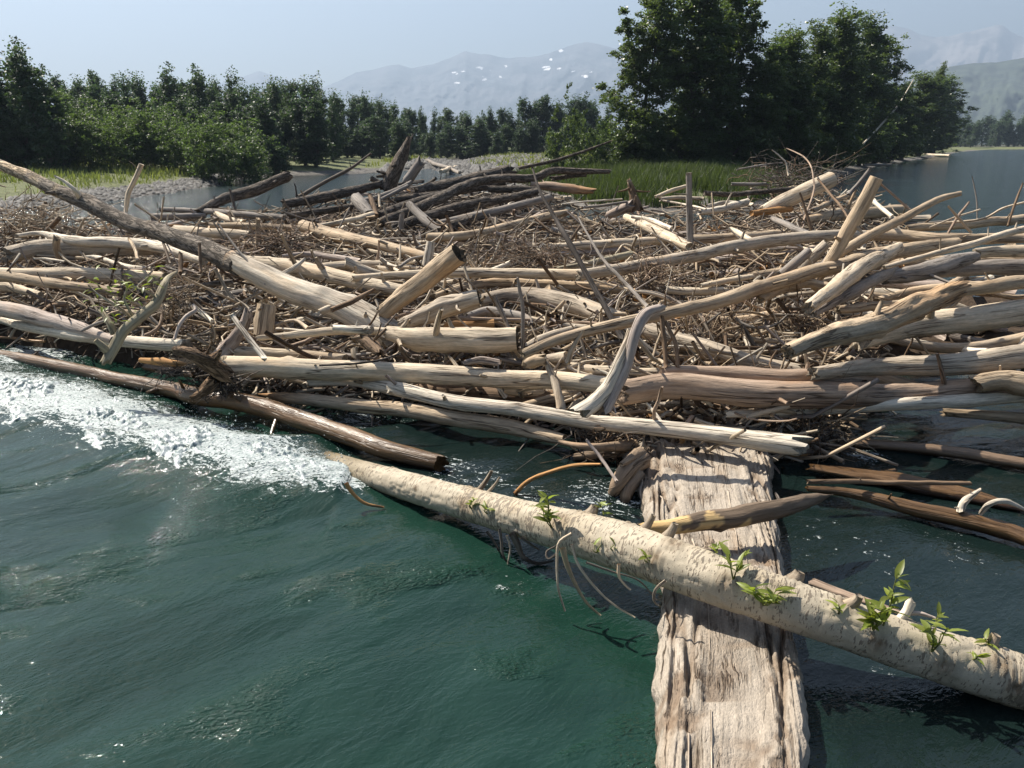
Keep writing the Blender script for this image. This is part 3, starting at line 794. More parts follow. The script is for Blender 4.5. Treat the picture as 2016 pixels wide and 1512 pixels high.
# ------------------------------------------------------------------ log builder
def spline(P, n):
    P = np.asarray(P, float)
    if len(P) == 2:
        t = np.linspace(0, 1, n)[:, None]
        return P[0] * (1 - t) + P[1] * t
    Q = np.vstack([2 * P[0] - P[1], P, 2 * P[-1] - P[-2]])
    seg = np.linalg.norm(np.diff(P, axis=0), axis=1); cum = np.concatenate([[0], np.cumsum(seg)])
    s = np.linspace(0, cum[-1], n)
    i = np.clip(np.searchsorted(cum, s, 'right') - 1, 0, len(P) - 2)
    t = ((s - cum[i]) / seg[i])[:, None]
    p0, p1, p2, p3 = Q[i], Q[i + 1], Q[i + 2], Q[i + 3]
    return 0.5 * (2 * p1 + (-p0 + p2) * t + (2 * p0 - 5 * p1 + 4 * p2 - p3) * t ** 2 + (-p0 + 3 * p1 - 3 * p2 + p3) * t ** 3)
def frames(C):
    T = np.gradient(C, axis=0); T /= np.linalg.norm(T, axis=1)[:, None] + 1e-9
    ref = np.array([0, 0, 1.0])
    if abs(T[:, 2]).mean() > 0.75: ref = np.array([0.3, -1.0, 0])
    A = np.cross(T, ref); A /= np.linalg.norm(A, axis=1)[:, None] + 1e-9
    B = np.cross(A, T)
    return T, A, B
def log_surface(C, rad, nr, seed, rough=0.10, jag=(0.6, 0.6), ell=1.0, knots=4, ridge=0.0):
    n = len(C)
    T, A, B = frames(C)
    s = np.concatenate([[0], np.cumsum(np.linalg.norm(np.diff(C, axis=0), axis=1))])
    th = np.linspace(0, 2 * math.pi, nr, endpoint=False) - math.pi / 2
    S, TH = np.meshgrid(s, th, indexing='ij')
    r0 = rad.mean()
    q = 1.0 / max(r0, 0.02)
    ct, st = np.cos(TH), np.sin(TH)
    m = 1 + rough * 2.2 * (fbm(ct * 0.9 + seed, st * 0.9, S * q * 0.28, 3) - 0.5) + rough * 1.1 * (fbm(ct * 3 + seed, st * 3, S * q * 0.25, 3) - 0.5)
    if ridge:
        f = np.abs(fbm(ct * 4.5 + seed, st * 4.5, S * q * 0.22, 4) - 0.5) * 4
        m = m - ridge * np.clip(1 - f * 1.6, 0, 1)
    rr = np.random.default_rng(int(seed * 1000) + 5)
    for k in range(knots):
        ks = rr.uniform(0.08, 0.92) * s[-1]; kt = rr.uniform(0, 2 * math.pi)
        dd = ((S - ks) / (r0 * 0.55)) ** 2 + ((np.angle(np.exp(1j * (TH - kt)))) / 0.45) ** 2
        m = m + rr.uniform(0.08, 0.24) * np.exp(-dd)
    Rr = rad[:, None] * m
    V = C[:, None, :] + A[:, None, :] * (ct * Rr)[..., None] + B[:, None, :] * (st * Rr * ell)[..., None]
    # ragged ends: pull the last rings in or out along the axis
    for end, amt in ((0, jag[0]), (-1, jag[1])):
        if amt <= 0: continue
        e = (fbm(np.cos(th) * 2.2 + seed * 3 + end, np.sin(th) * 2.2, 3.0 + end, 3) - 0.5) * 2 + (fbm(np.cos(th) * 6 + seed, np.sin(th) * 6, 1.0 + end, 2) - 0.5)
        dirn = T[end] * (-1 if end == 0 else 1)
        for k, wgt in ((0, 1.0), (1, 0.45), (2, 0.15)):
            if n > 6:
                idx = k if end == 0 else -1 - k
                V[idx] += dirn[None, :] * (e * amt * rad[end] * 1.5 * wgt)[:, None]
    grain = np.stack([ct * rad[:, None], st * rad[:, None], S], -1)
    return V, grain, T, A, B, s
def end_cap(ring, centre, dirn, r, kind, seed, s):
    nr = len(ring)
    th = np.linspace(0, 2 * math.pi, nr, endpoint=False) - math.pi / 2
    rings = [ring]
    steps = {'jag': ((0.86, 0.06), (0.55, 0.02), (0.22, -0.05)), 'hollow': ((0.82, 0.0), (0.5, -0.25), (0.2, -0.35)), 'cut': ((0.92, 0.03), (0.6, 0.02), (0.25, 0.0))}[kind]
    for k, (f, dpt) in enumerate(steps):
        nz = (fbm(np.cos(th) * 3 + seed + k, np.sin(th) * 3, k * 2.0, 3) - 0.5) * {'jag': 1.1, 'hollow': 1.6, 'cut': 0.05}[kind]
        rings.append(centre + (ring - centre) * f + dirn * ((dpt + nz) * r)[:, None])
    c = centre + dirn * r * {'jag': -0.1, 'hollow': -0.7, 'cut': 0}[kind]
    V = np.concatenate(rings + [c[None]])
    F4 = grid_faces(4, nr, True)
    a = 3 * nr + np.arange(nr); b = 3 * nr + (np.arange(nr) + 1) % nr
    F3 = np.stack([a, np.full(nr, 4 * nr), b], 1)
    gr = np.stack([V[:, 0] - centre[0], V[:, 1] - centre[1], (V[:, 2] - centre[2])], 1)
    return V, [F4, F3], gr
COLORS = dict(pale=(0.60, 0.50, 0.37), white=(0.69, 0.61, 0.49), tan=(0.47, 0.365, 0.25), grey=(0.44, 0.37, 0.285), lilac=(0.42, 0.35, 0.30), brown=(0.20, 0.135, 0.085), red=(0.38, 0.28, 0.205),
              dark=(0.14, 0.118, 0.098), bark=(0.18, 0.15, 0.122), blackstick=(0.06, 0.05, 0.043), orange=(0.46, 0.25, 0.10), wet=(0.13, 0.07, 0.026), green=(0.37, 0.32, 0.22), ash=(0.27, 0.24, 0.21))
seedc = [0]
NAMED = []
def LOG(tile, pts, w, z, col, label, name='driftwood_log', cat='log', mat='wood', ends=('jag', 'jag'), stubs=None, rough=0.12, group=None, ell=1.0, jag=(0.9, 0.9), ridge=0.05, taper=None, tintfn=None, extra=None):
    seedc[0] += 1
    seed = seedc[0] * 1.37
    r_ = np.random.default_rng(seedc[0])
    sc = TILES[tile][2]
    px = [tp(tile, *p) for p in pts]
    W3, dep = [], []
    npt = len(px)
    for i, (x, y) in enumerate(px):
        f = i / max(1, npt - 1)
        if isinstance(z, tuple):
            if z[0] == 'z': p = G(x, y, float(np.interp(f, np.linspace(0, 1, len(z) - 1), z[1:])))
            elif z[0] == 'd': p = D(x, y, float(np.interp(f, np.linspace(0, 1, len(z) - 1), z[1:])))
            else:           # 'up': base on the jam surface, leaning at constant forward distance plus lean
                p0 = G(*px[0], Zs(*px[0]) + z[1]); p = AT(x, y, p0[1] + z[2] * f)
        else:
            p = G(x, y, Zs(x, y) + z)
        W3.append(p); dep.append((p[1] * CP - (p[2] - CAM_H) * SP))
    w = [float(v) for v in np.interp(np.linspace(0, 1, npt), np.linspace(0, 1, len(w)), w)]
    if px[-1][0] > 2030:                                    # logs that run on out of the picture
        u = W3[-1] - W3[-2]; W3.append(W3[-1] + u / np.linalg.norm(u) * r_.uniform(1.2, 3.5)); w.append(w[-1]); dep.append(dep[-1]); px.append((2100, px[-1][1]))
    if px[0][0] < -30:
        u = W3[0] - W3[1]; W3.insert(0, W3[0] + u / np.linalg.norm(u) * r_.uniform(1.0, 2.5)); w.insert(0, w[0]); dep.insert(0, dep[0]); px.insert(0, (-100, px[0][1]))
    npt = len(px)
    W3 = np.array(W3)
    wl = np.interp(np.linspace(0, 1, npt), np.linspace(0, 1, len(w)), w)
    rad = np.array([wi / sc * d / FPX / 2 for wi, d in zip(wl, dep)])
    length = np.linalg.norm(np.diff(W3, axis=0), axis=1).sum()
    lenpx = sum(math.hypot(px[i + 1][0] - px[i][0], px[i + 1][1] - px[i][1]) for i in range(npt - 1))
    wpx = max(w) / sc
    n = int(np.clip(lenpx / 6.5, 8, 150)); nr = int(np.clip(wpx * 0.55, 7, 30))
    C = spline(W3, n)
    ss = np.linspace(0, 1, n)
    rad = np.interp(ss, np.linspace(0, 1, npt), rad)
    wob = length * 0.006
    for k in range(3):
        C[:, k] += wob * (fbm(ss * 5 + seed, k * 3.0, 0.2, 2) - 0.5) * 2 * np.sin(ss * math.pi)
    if ends[0] == 'point': rad = rad * np.clip(0.12 + ss * 9, 0, 1)
    if ends[1] == 'point': rad = rad * np.clip(0.12 + (1 - ss) * 9, 0, 1)
    V, grain, T, A, B, s = log_surface(C, rad, nr, seed, rough, (0 if ends[0] != 'jag' else jag[0], 0 if ends[1] != 'jag' else jag[1]), ell, 4 if wpx > 14 else 1, ridge)
    org = C[n // 2].copy()
    Vf = V.reshape(-1, 3); gf = grain.reshape(-1, 3)
    base = np.array(COLORS[col]) if isinstance(col, str) else np.array(col)
    base = base * (0.9 + 0.2 * r_.random())
    tint = np.tile(base, (len(Vf), 1))
    if tintfn is not None:
        tint = tintfn(np.repeat(ss, nr), Vf, tint)
    lo = Vf[:, 2] < 0.06                                    # soaked at the waterline
    tint[lo] = tint[lo] * np.array([0.35, 0.28, 0.22])
    small = wpx < 16
    FF = [grid_faces(n, nr, True)]
    Vall = Vf
    if small:
        Vall = np.vstack([Vf, C[0][None], C[-1][None]])
        gf = np.vstack([gf, [[0, 0, 0]], [[0, 0, length]]]); tint = np.vstack([tint, tint[:1], tint[-1:]])
        a = np.arange(nr); b = (a + 1) % nr
        FF.append(np.vstack([np.stack([b, a, np.full(nr, len(Vf))], 1), np.stack([(n - 1) * nr + a, (n - 1) * nr + b, np.full(nr, len(Vf) + 1)], 1)]))
    o = obj(name, mesh_np(name, Vall - org, FF, grain=gf, tint=tint, mat=M[mat]), loc=org)
    tag(o, label, cat, group)
    if not small:
        for e, idx, dr in ((ends[0], 0, -1), (ends[1], -1, 1)):
            kind = 'cut' if e == 'cut' else ('hollow' if e == 'dark' else 'jag')
            ring = V[idx]
            cv, cf, cg = end_cap(ring, ring.mean(0), T[idx] * dr, rad[idx], kind, seed + idx, s)
            ct = base * (0.62 if kind == 'jag' else 0.95)
            if e == 'dark': ct = base * 0.22  # these end faces are coloured far darker than other broken ends
            obj('cut_end' if kind == 'cut' else 'broken_end', mesh_np('log_end', cv - org, cf, grain=cg, tint=ct, mat=M['end']), o)
    if stubs is None:
        stubs = 0 if small else int(np.clip(lenpx / 130, 1, 5))
    for k in range(stubs):
        i = int(r_.uniform(0.1, 0.9) * (n - 1)); a = r_.uniform(-0.5, math.pi + 0.5)
        d = A[i] * math.cos(a) + B[i] * math.sin(a)
        d = d + T[i] * r_.uniform(-0.7, 0.7); d /= np.linalg.norm(d)
        L = rad[i] * (r_.uniform(1.3, 2.6) if r_.random() > 0.25 else r_.uniform(3, 6)); br = rad[i] * r_.uniform(0.14, 0.3)
        kk = np.linspace(0, 1, 5)
        sp = C[i] + d * (rad[i] * 0.6) + d * L * kk[:, None] * 0.8 + T[i] * (0.2 * L * kk ** 2)[:, None] * r_.uniform(-1, 1)
        sv, sg, *_ = log_surface(sp, br * (1.25 - 0.6 * kk), 7, seed + k, 0.12, (0, 0.5), 1, 0)
        sv = np.vstack([sv.reshape(-1, 3), sp[-1][None]])
        aa = np.arange(7)
        obj('branch_stub', mesh_np('branch_stub', sv - org, [grid_faces(5, 7, True), np.stack([28 + aa, 28 + (aa + 1) % 7, np.full(7, 35)], 1)], grain=np.vstack([sg.reshape(-1, 3), [[0, 0, 1]]]), tint=base * 0.85, mat=M[mat]), o)
    o['_c'] = 0
    del o['_c']
    NAMED.append((o, C, rad))
    return o, C, rad, org
def TWIG(parent, org, P, r0, r1, col, name='twig', mat='wood'):
    seedc[0] += 1
    n = max(8, len(P) * 4)
    C = spline(P, n)
    rad = np.linspace(r0, r1, n)
    V, g, *_ = log_surface(C, rad, 6, seedc[0] * 0.77, 0.15, (0, 0), 1, 0)
    V = np.vstack([V.reshape(-1, 3), C[-1][None]]); g = np.vstack([g.reshape(-1, 3), [[0, 0, 1]]])
    a = np.arange(6)
    tint = np.tile(np.array(COLORS[col] if isinstance(col, str) else col), (len(V), 1))
    tint[V[:, 2] < 0.04] *= 0.35
    return obj(name, mesh_np(name, V - org, [grid_faces(n, 6, True), np.stack([(n - 1) * 6 + a, (n - 1) * 6 + (a + 1) % 6, np.full(6, n * 6)], 1)], grain=g, tint=tint, mat=M[mat]), parent)
# ------------------------------------------------------------------ the logs of the jam, traced one by one
def tint_end(col, a, b, strength=1.0):
    c = np.array(COLORS[col])
    def fn(s, V, t):
        w = np.clip((s - a) / (b - a), 0, 1)[:, None] * strength
        return t * (1 - w) + c * w
    return fn
BR = 'driftwood_branch'
# --- leaning bark-covered trunk that rises out of the jam over the gravel bank
o, C, rad, org = LOG('M', [(-60, 300), (0, 328), (80, 360), (160, 396), (250, 440), (330, 463), (400, 488), (462, 520)], (17, 20, 24, 31, 34, 37, 42), ('d', 13.6, 10.9), (0.22, 0.185, 0.15), 'long bark-covered trunk leaning up out of the jam towards the gravel bank', mat='bark', rough=0.16, stubs=5, ends=('jag', 'jag'),
    tintfn=lambda s, V, t: np.where(((s > 0.33) & (s < 0.52) & (fbm(V[:, 0] * 3, V[:, 1] * 3, V[:, 2] * 3, 3) > 0.42))[:, None], np.array([0.5, 0.4, 0.28]), t * (1 + 0.9 * np.clip((0.5 - s) / 0.15, 0, 1))[:, None]))
TWIG(o, org, np.array([D(160, 396, 12.4), D(148, 375, 12.2), D(128, 358, 12.2), D(107, 346, 12.2)]), 0.05, 0.015, 'white', 'side_branch')
LOG('M', [(455, 512), (520, 545), (600, 578), (690, 612), (775, 660)], (40, 50, 56, 60), ('d', 10.95, 9.9), 'white', 'peeled white butt of trunk just below the bark-covered leaning trunk', stubs=3, ends=('cut', 'jag'), tintfn=tint_end('orange', 0.05, -0.01, 0.7))
# --- left part
LOG(4, [(100, 185), (230, 172), (420, 212), (640, 218), (850, 235), (1000, 272), (1160, 325)], (24, 42, 60, 66, 70, 62), 0.16, 'white', 'crooked bone-white log lying on top of a thick grey log', stubs=5, rough=0.14)
LOG(4, [(40, 290), (200, 262), (420, 255), (640, 262), (900, 262)], (85, 105, 100, 85, 60), 0.05, 'grey', 'thick grey weathered log under the crooked bone-white log', stubs=1)
LOG(4, [(345, 315), (320, 255), (322, 195)], (48, 44, 38), ('up', 0.05, -0.2), 'tan', 'short upright stub standing against the thick grey log', BR, 'branch', stubs=0)
LOG(4, [(-60, 392), (150, 400), (400, 402), (650, 412), (930, 425)], (60, 72, 80, 85, 70), 0.08, 'pale', 'smooth pale log with knots beside the leafy fork', stubs=4)
LOG(4, [(-60, 405), (150, 432), (350, 462), (520, 485), (680, 508)], (60, 60, 58, 50), 0.16, 'tan', 'tan log lying against the smooth pale knotted log', stubs=2)
LOG(4, [(-60, 480), (60, 478), (230, 520)], (60, 50, 36), 0.02, 'pale', 'pale log butt showing under the tan log', stubs=0)
LOG(4, [(-60, 590), (60, 610), (250, 655), (450, 715), (640, 775)], (90, 96, 92, 80, 50), 0.05, 'lilac', 'smooth mauve-grey log sloping down to the white front log', stubs=0, rough=0.075)
LOG(4, [(-60, 650), (60, 675), (150, 702), (400, 748), (650, 775), (850, 795), (1060, 808)], (40, 46, 66, 72, 74, 72), ('z', 0.34, 0.40, 0.45, 0.48), 'white', 'straight white log at the edge of the rapids, under the forked branch', stubs=3, rough=0.085)
o, C, rad, org = LOG(4, [(600, 905), (640, 830), (700, 730), (800, 640), (880, 570), (930, 470), (950, 430), (1000, 392)], (58, 66, 62, 62, 58, 44, 34, 20), ('d', 8.9, 9.0, 9.3, 9.8), 'green', 'greenish forked branch with leafy twigs propped on the white log', BR, 'branch', stubs=0, rough=0.075)
def on4(x, y, d): return D(*tp(4, x, y), d)
TWIG(o, org, np.array([on4(650, 740, 9.1), on4(625, 690, 9.1), on4(590, 630, 9.15), on4(560, 605, 9.2)]), 0.045, 0.02, 'green', 'side_branch')
TWIG(o, org, np.array([on4(620, 850, 8.95), on4(580, 810, 8.85), on4(540, 775, 8.8)]), 0.05, 0.03, 'green', 'side_branch')
TWIG(o, org, np.array([on4(770, 660, 9.2), on4(730, 600, 9.1), on4(705, 540, 9.1), on4(720, 480, 9.1), on4(690, 430, 9.15)]), 0.022, 0.008, 'green')
TWIG(o, org, np.array([on4(740, 640, 9.2), on4(640, 570, 9.0), on4(560, 520, 8.95), on4(500, 465, 8.95)]), 0.022, 0.007, 'pale')
TWIG(o, org, np.array([on4(900, 545, 9.3), on4(830, 500, 9.1), on4(780, 475, 9.1), on4(850, 410, 9.2)]), 0.018, 0.006, 'green')
leaf_spots4 = [(710, 530, 9.05, 40, 0.34), (515, 460, 8.95, 8, 0.16), (690, 420, 9.1, 8, 0.16), (850, 410, 9.15, 8, 0.14), (640, 590, 9.0, 14, 0.25)]
GREEN_BRANCH = (o, org)
wet, Cw, radw, orgw = LOG(4, [(-60, 855), (150, 890), (400, 940), (700, 1000), (1000, 1062), (1120, 1100), (1450, 1160), (1700, 1225), (2016, 1330), (2200, 1400), (2500, 1475)], (66, 70, 78, 80, 90, 105, 112, 118, 115, 100), ('z', 0.02, 0.06, 0.1, 0.12, 0.14, 0.12, 0.08), 'wet', 'dark wet log awash in the rapids with a broken end', 'wet_log', mat='wet', stubs=5, rough=0.10, ends=('jag', 'jag'))
LOG(4, [(1000, 835), (1120, 870), (1260, 960)], (70, 95, 120), ('d', 8.6, 8.5, 8.75), 'brown', 'dark gnarled root stump at the tip of the long front log', 'root_stump', 'stump', mat='bark', rough=0.3, ridge=0.2, stubs=4)
LOG(4, [(1220, 1010), (1140, 1080), (1090, 1110)], (90, 70, 40), ('d', 8.75, 8.6), 'brown', 'dark root hanging down into the rapids', 'root_stump', 'stump', mat='bark', rough=0.3, ridge=0.2, stubs=3)
LOG('M', [(440, 722), (560, 724), (700, 728), (830, 735), (980, 745), (1120, 752), (1260, 765)], (44, 42, 40, 40, 36, 34), 0.13, 'pale', 'long straight front log running from the gnarled root stump', stubs=3, rough=0.075)
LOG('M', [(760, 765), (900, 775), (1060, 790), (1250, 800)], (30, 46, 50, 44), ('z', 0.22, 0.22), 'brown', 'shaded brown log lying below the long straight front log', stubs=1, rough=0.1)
LOG('M', [(1230, 772), (1330, 760), (1480, 775), (1640, 782), (1800, 778), (1900, 768), (2060, 752)], (52, 54, 54, 48, 44, 42), 0.16, 'red', 'long reddish-brown front log with a burl', stubs=5, rough=0.08)
LOG('M', [(1925, 756), (1975, 750), (2060, 765)], (36, 52, 40), 0.22, 'tan', 'burl log end bulging above the long reddish front log', stubs=1, rough=0.2)
LOG(4, [(1460, 765), (1700, 745), (1850, 730), (2016, 722), (2240, 725)], (30, 44, 50, 48, 40), 0.20, 'pale', 'pale pole with a forked butt above the long front log', stubs=3)
LOG(4, [(1318, 638), (1400, 750), (1500, 880)], (30, 34, 36), ('d', 8.9, 8.6), 'white', 'short white stick leaning on the long front log', BR, 'branch', stubs=0, ends=('cut', 'jag'))
LOG(4, [(1490, 750), (1500, 660), (1510, 575)], (110, 112, 104), ('up', 0.05, 0.1), 'tan', 'upright broken stump block with a dark hollow top', 'broken_stump', 'stump', stubs=1, rough=0.14, ends=('jag', 'dark'), jag=(0.3, 0.8))
LOG(4, [(1270, 850), (1340, 760), (1390, 680), (1410, 600)], (110, 84, 66, 52), ('up', 0.05, -0.1), 'lilac', 'curved grey root snag above the long front log', 'root_snag', 'snag', stubs=1, rough=0.2, ridge=0.15)
LOG(4, [(1340, 840), (1500, 850), (1700, 862), (1960, 880)], (66, 66, 60, 50), 0.06, 'pale', 'pale log half hidden behind the long front log', stubs=1)
LOG(4, [(800, 890), (950, 905), (1065, 915)], (30, 52, 20), ('z', 0.5, 0.5), 'orange', 'yellow split log tip below the white log', stubs=0, ends=('jag', 'point'))
LOG(4, [(820, 930), (980, 950), (1100, 975)], (40, 56, 40), ('z', 0.16, 0.16), 'wet', 'wet brown log tip under the yellow split tip', mat='wet', stubs=0)
LOG(4, [(1320, 330), (1500, 345), (1700, 375), (1900, 420), (2016, 445), (2180, 478), (2330, 500)], (70, 90, 96, 92, 90, 84, 60), 0.10, 'pale', 'thick cream log with raised knots crossing under the peeled white butt', stubs=6, rough=0.085)
LOG(4, [(1235, 115), (1330, 240), (1420, 350), (1510, 460)], (10, 14, 18, 20), ('d', 11.0, 10.5), 'ash', 'thin dark pole leaning across the peeled white butt', BR, 'branch', stubs=0)
LOG(4, [(940, 495), (1100, 470), (1320, 445)], (26, 30, 32), 0.14, 'ash', 'grey pole touching the tip of the greenish forked branch', BR, 'branch', stubs=1)
LOG(4, [(985, 155), (1100, 165), (1250, 172), (1420, 180)], (60, 62, 62, 50), 0.04, 'pale', 'pale log tucked behind the bark-covered leaning trunk', stubs=1)
LOG(4, [(1185, 125), (1400, 128), (1660, 140)], (34, 38, 34), 0.12, 'tan', 'tan pole lying beside the upright brown peg', stubs=1)
LOG(4, [(1720, 130), (1850, 165), (2016, 205), (2200, 250), (2420, 300)], (70, 74, 66, 60, 44), 0.10, 'tan', 'blunt-ended tan log slanting down beside the tall pale post', stubs=2, ends=('cut', 'jag'))
LOG(4, [(1466, 255), (1464, 170), (1462, 85)], (36, 32, 26), ('up', 0.1, 0), 'tan', 'upright brown peg with a pointed tip in the debris', BR, 'branch', stubs=0)
LOG(4, [(1600, 300), (1720, 290), (1830, 298), (2040, 330)], (20, 34, 40, 34), 0.10, 'lilac', 'grey crooked pole lying across the cream knotted log', BR, 'branch', stubs=1)
LOG(4, [(1820, 365), (1960, 352), (2200, 350)], (50, 56, 52), 0.06, 'pale', 'pale log segment behind the cream knotted log', stubs=2)
LOG(4, [(988, 772), (1018, 690), (1060, 640), (1110, 608), (1095, 580)], (18, 22, 24, 26, 20), ('d', 8.9, 9.1), 'lilac', 'thin bent grey branch rising behind the white log', BR, 'branch', stubs=0)
LOG(4, [(1090, 585), (1140, 620), (1205, 670)], (26, 30, 24), 0.15, 'white', 'short curved white branch in the twig heap', BR, 'branch', stubs=0)
LOG(10, [(1490, 240), (1600, 235), (1850, 232), (2050, 225)], (70, 74, 70, 55), 0.05, 'ash', 'grey sawn log with a round dark cut end by the water', stubs=2, ends=('cut', 'jag'))
LOG(10, [(470, 370), (530, 310), (590, 250)], (44, 48, 46), ('d', 16.0, 15.6), 'brown', 'short brown stick poking up from the twigs by the gravel bank', BR, 'branch', stubs=0)
LOG(10, [(765, 405), (800, 330), (845, 245)], (22, 22, 18), ('up', 0.1, 0), 'tan', 'slim tan stick standing above the crooked bone-white log', BR, 'branch', stubs=0)
LOG(10, [(430, 230), (420, 160), (450, 105)], (60, 50, 40), ('up', 0.1, 0.2), 'brown', 'gnarled brown root knob at the upstream corner of the jam', 'root_snag', 'snag', mat='bark', rough=0.35, ridge=0.2, stubs=4)
LOG(10, [(500, 230), (560, 170), (600, 140)], (24, 28, 20), ('d', 18.0, 18.0), 'brown', 'bent brown root beside the gnarled root knob', BR, 'branch', stubs=0)
LOG(10, [(1280, 455), (1340, 560), (1370, 670)], (30, 38, 30), 0.25, 'tan', 'short tan branch hanging over the crooked bone-white log', BR, 'branch', stubs=0)
LOG(10, [(1610, 470), (1650, 580), (1690, 700)], (26, 30, 20), ('d', 11.6, 11.3), 'bark', 'dark broken limb under the bark-covered leaning trunk', BR, 'branch', stubs=0)
LOG(10, [(1790, 600), (1795, 700), (1790, 790)], (40, 44, 40), ('d', 11.2, 11.0), 'brown', 'dark upright stub below the bark-covered leaning trunk', BR, 'branch', stubs=0)
LOG(10, [(1980, 500), (1985, 650), (1990, 780)], (30, 32, 26), ('d', 10.9, 10.8), 'brown', 'dark stub hanging where bark ends on the leaning trunk', BR, 'branch', stubs=0)
LOG(10, [(820, 640), (950, 640), (1120, 690), (1300, 735), (1500, 745)], (40, 56, 46, 50, 30), 0.10, 'white', 'crooked white limb among small sticks below the bone-white log', stubs=2, rough=0.15)
LOG(10, [(340, 655), (450, 652), (640, 680)], (24, 28, 22), 0.12, 'white', 'thin white stick in front of the thick grey log', BR, 'branch', stubs=0)
LOG(10, [(-40, 1430), (150, 1440), (300, 1465), (450, 1475)], (24, 28, 30, 26), ('z', 0.12, 0.12), 'orange', 'thin yellow-brown pole at the water below the white log', BR, 'branch', stubs=0, mat='wet')
LOG(10, [(800, 1370), (950, 1300), (1050, 1270)], (30, 34, 30), 0.12, 'ash', 'grey stick crossing the mauve-grey log', BR, 'branch', stubs=0)
LOG(10, [(430, 1180), (520, 1120), (660, 1105)], (50, 56, 34), 0.02, 'brown', 'gnarled brown billet in the shaded hollow', stubs=1, rough=0.2)
# --- middle
LOG(5, [(300, 625), (400, 545), (520, 450), (640, 355), (730, 285)], (96, 112, 120, 126, 128), ('d', 9.9, 9.5), 'tan', 'thick log tilted up with a dark hollow splintered top', stubs=1, rough=0.18, ends=('jag', 'dark'), jag=(0.4, 1.5), ridge=0.16)
LOG(5, [(545, 360), (560, 290), (572, 222)], (56, 58, 56), ('up', 0.1, 0.1), 'white', 'short pale post with a rounded top behind the hollow log', 'driftwood_post', 'post', stubs=0, rough=0.075, ends=('jag', 'cut'))
LOG(5, [(395, 690), (520, 640), (680, 580), (840, 540)], (70, 112, 126, 110), ('d', 9.4, 9.4), 'grey', 'furrowed grey log with a shattered end beside the hollow log', stubs=2, rough=0.16, ridge=0.22, ends=('jag', 'dark'), jag=(0.4, 0.9))
LOG(5, [(330, 735), (480, 765), (700, 772), (900, 778), (1060, 770)], (80, 130, 146, 150, 146), 0.18, 'pale', 'stout pale log with a jagged dark broken end', stubs=4, rough=0.07, ends=('jag', 'dark'), jag=(0.4, 1.1))
LOG(5, [(650, 700), (780, 695), (930, 688)], (56, 66, 70), 0.10, 'orange', 'orange log with a round sawn end above the stout pale log', stubs=0, ends=('jag', 'cut'))
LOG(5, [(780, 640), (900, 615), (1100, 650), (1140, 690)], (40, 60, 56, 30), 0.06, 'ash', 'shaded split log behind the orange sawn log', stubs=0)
LOG(5, [(130, 425), (350, 410), (600, 400), (900, 396), (1200, 400), (1440, 408)], (40, 50, 56, 58, 60, 66), 0.16, 'pale', 'straight pale log with a lit upper edge spanning the middle of jam', stubs=1, rough=0.075)
o, C, rad, org = LOG('M', [(1140, 542), (1250, 525), (1350, 508), (1440, 487), (1540, 472), (1640, 464), (1700, 463)], (22, 25, 26, 26, 24, 20), 0.22, 'grey', 'long curved grey log rising towards the tilted thick trunk', stubs=3, rough=0.075)
LOG('M', [(1690, 463), (1780, 464), (1860, 470), (1990, 470), (2060, 472)], (20, 24, 22, 18), 0.10, 'tan', 'tan log continuing behind the thin arched log by the river', stubs=2)
LOG(5, [(590, 530), (760, 480), (950, 455), (1200, 458), (1450, 470), (1680, 490)], (40, 50, 58, 56, 52, 44), 0.04, 'tan', 'tan log parallel to and below the straight pale log', stubs=2)
LOG(5, [(840, 560), (1000, 530), (1180, 530), (1350, 565), (1550, 630), (1750, 710), (1950, 770), (2100, 810), (2400, 900), (2660, 945)], (80, 96, 108, 112, 108, 100, 96, 88, 70), 0.02, 'grey', 'thick smooth grey log dipping under the long curved spar', stubs=3, rough=0.07)
LOG('M', [(1028, 698), (1100, 668), (1200, 640), (1320, 612), (1420, 590), (1520, 557), (1620, 532), (1740, 502), (1830, 485), (1885, 480)], (20, 24, 28, 32, 30, 30, 30, 28, 26), 0.36, 'tan', 'very long smooth spar sweeping across the jam to the river', stubs=4, rough=0.075)
LOG('M', [(1048, 330), (1062, 375), (1095, 430), (1115, 468), (1155, 540), (1190, 600), (1225, 668)], (4, 6, 9, 12, 11, 12, 12), ('d', 11.0, 10.0, 9.0), 'blackstick', 'thin black bare stem leaning over the twig tangle', BR, 'branch', stubs=0)
LOG('M', [(1137, 425), (1180, 500), (1230, 555), (1275, 605)], (4, 6, 8, 9), ('d', 11.5, 9.6), 'ash', 'thin grey bare stem leaning beside the black stem', BR, 'branch', stubs=0)
LOG(5, [(1420, 1185), (1500, 1130), (1580, 1040), (1640, 900), (1680, 800), (1700, 730)], (100, 96, 80, 66, 56, 40), ('up', 0.42, 0.35), 'white', 'cream limb of the forked snag standing in front', 'driftwood_snag', 'snag', stubs=1, rough=0.1, tintfn=tint_end('tan', 0.6, 1.0, 0.6))
LOG(5, [(1560, 1180), (1620, 1060), (1680, 930), (1730, 740), (1790, 630), (1880, 590)], (70, 66, 62, 66, 70, 50), ('up', 0.36, 0.35), 'lilac', 'bent grey-brown limb behind the cream limb of the forked snag', 'driftwood_snag', 'snag', stubs=1, rough=0.14)
LOG('M', [(608, 752), (680, 750), (725, 755), (760, 762), (890, 790), (1030, 808), (1170, 830), (1330, 848), (1450, 862), (1576, 878)], (18, 22, 30, 27, 29, 30, 32, 36, 42), ('z', 0.32, 0.34, 0.36, 0.38, 0.42), 'white', 'long cream log across the front with a splintered end over the slab', stubs=4, rough=0.085, jag=(0.4, 1.2))
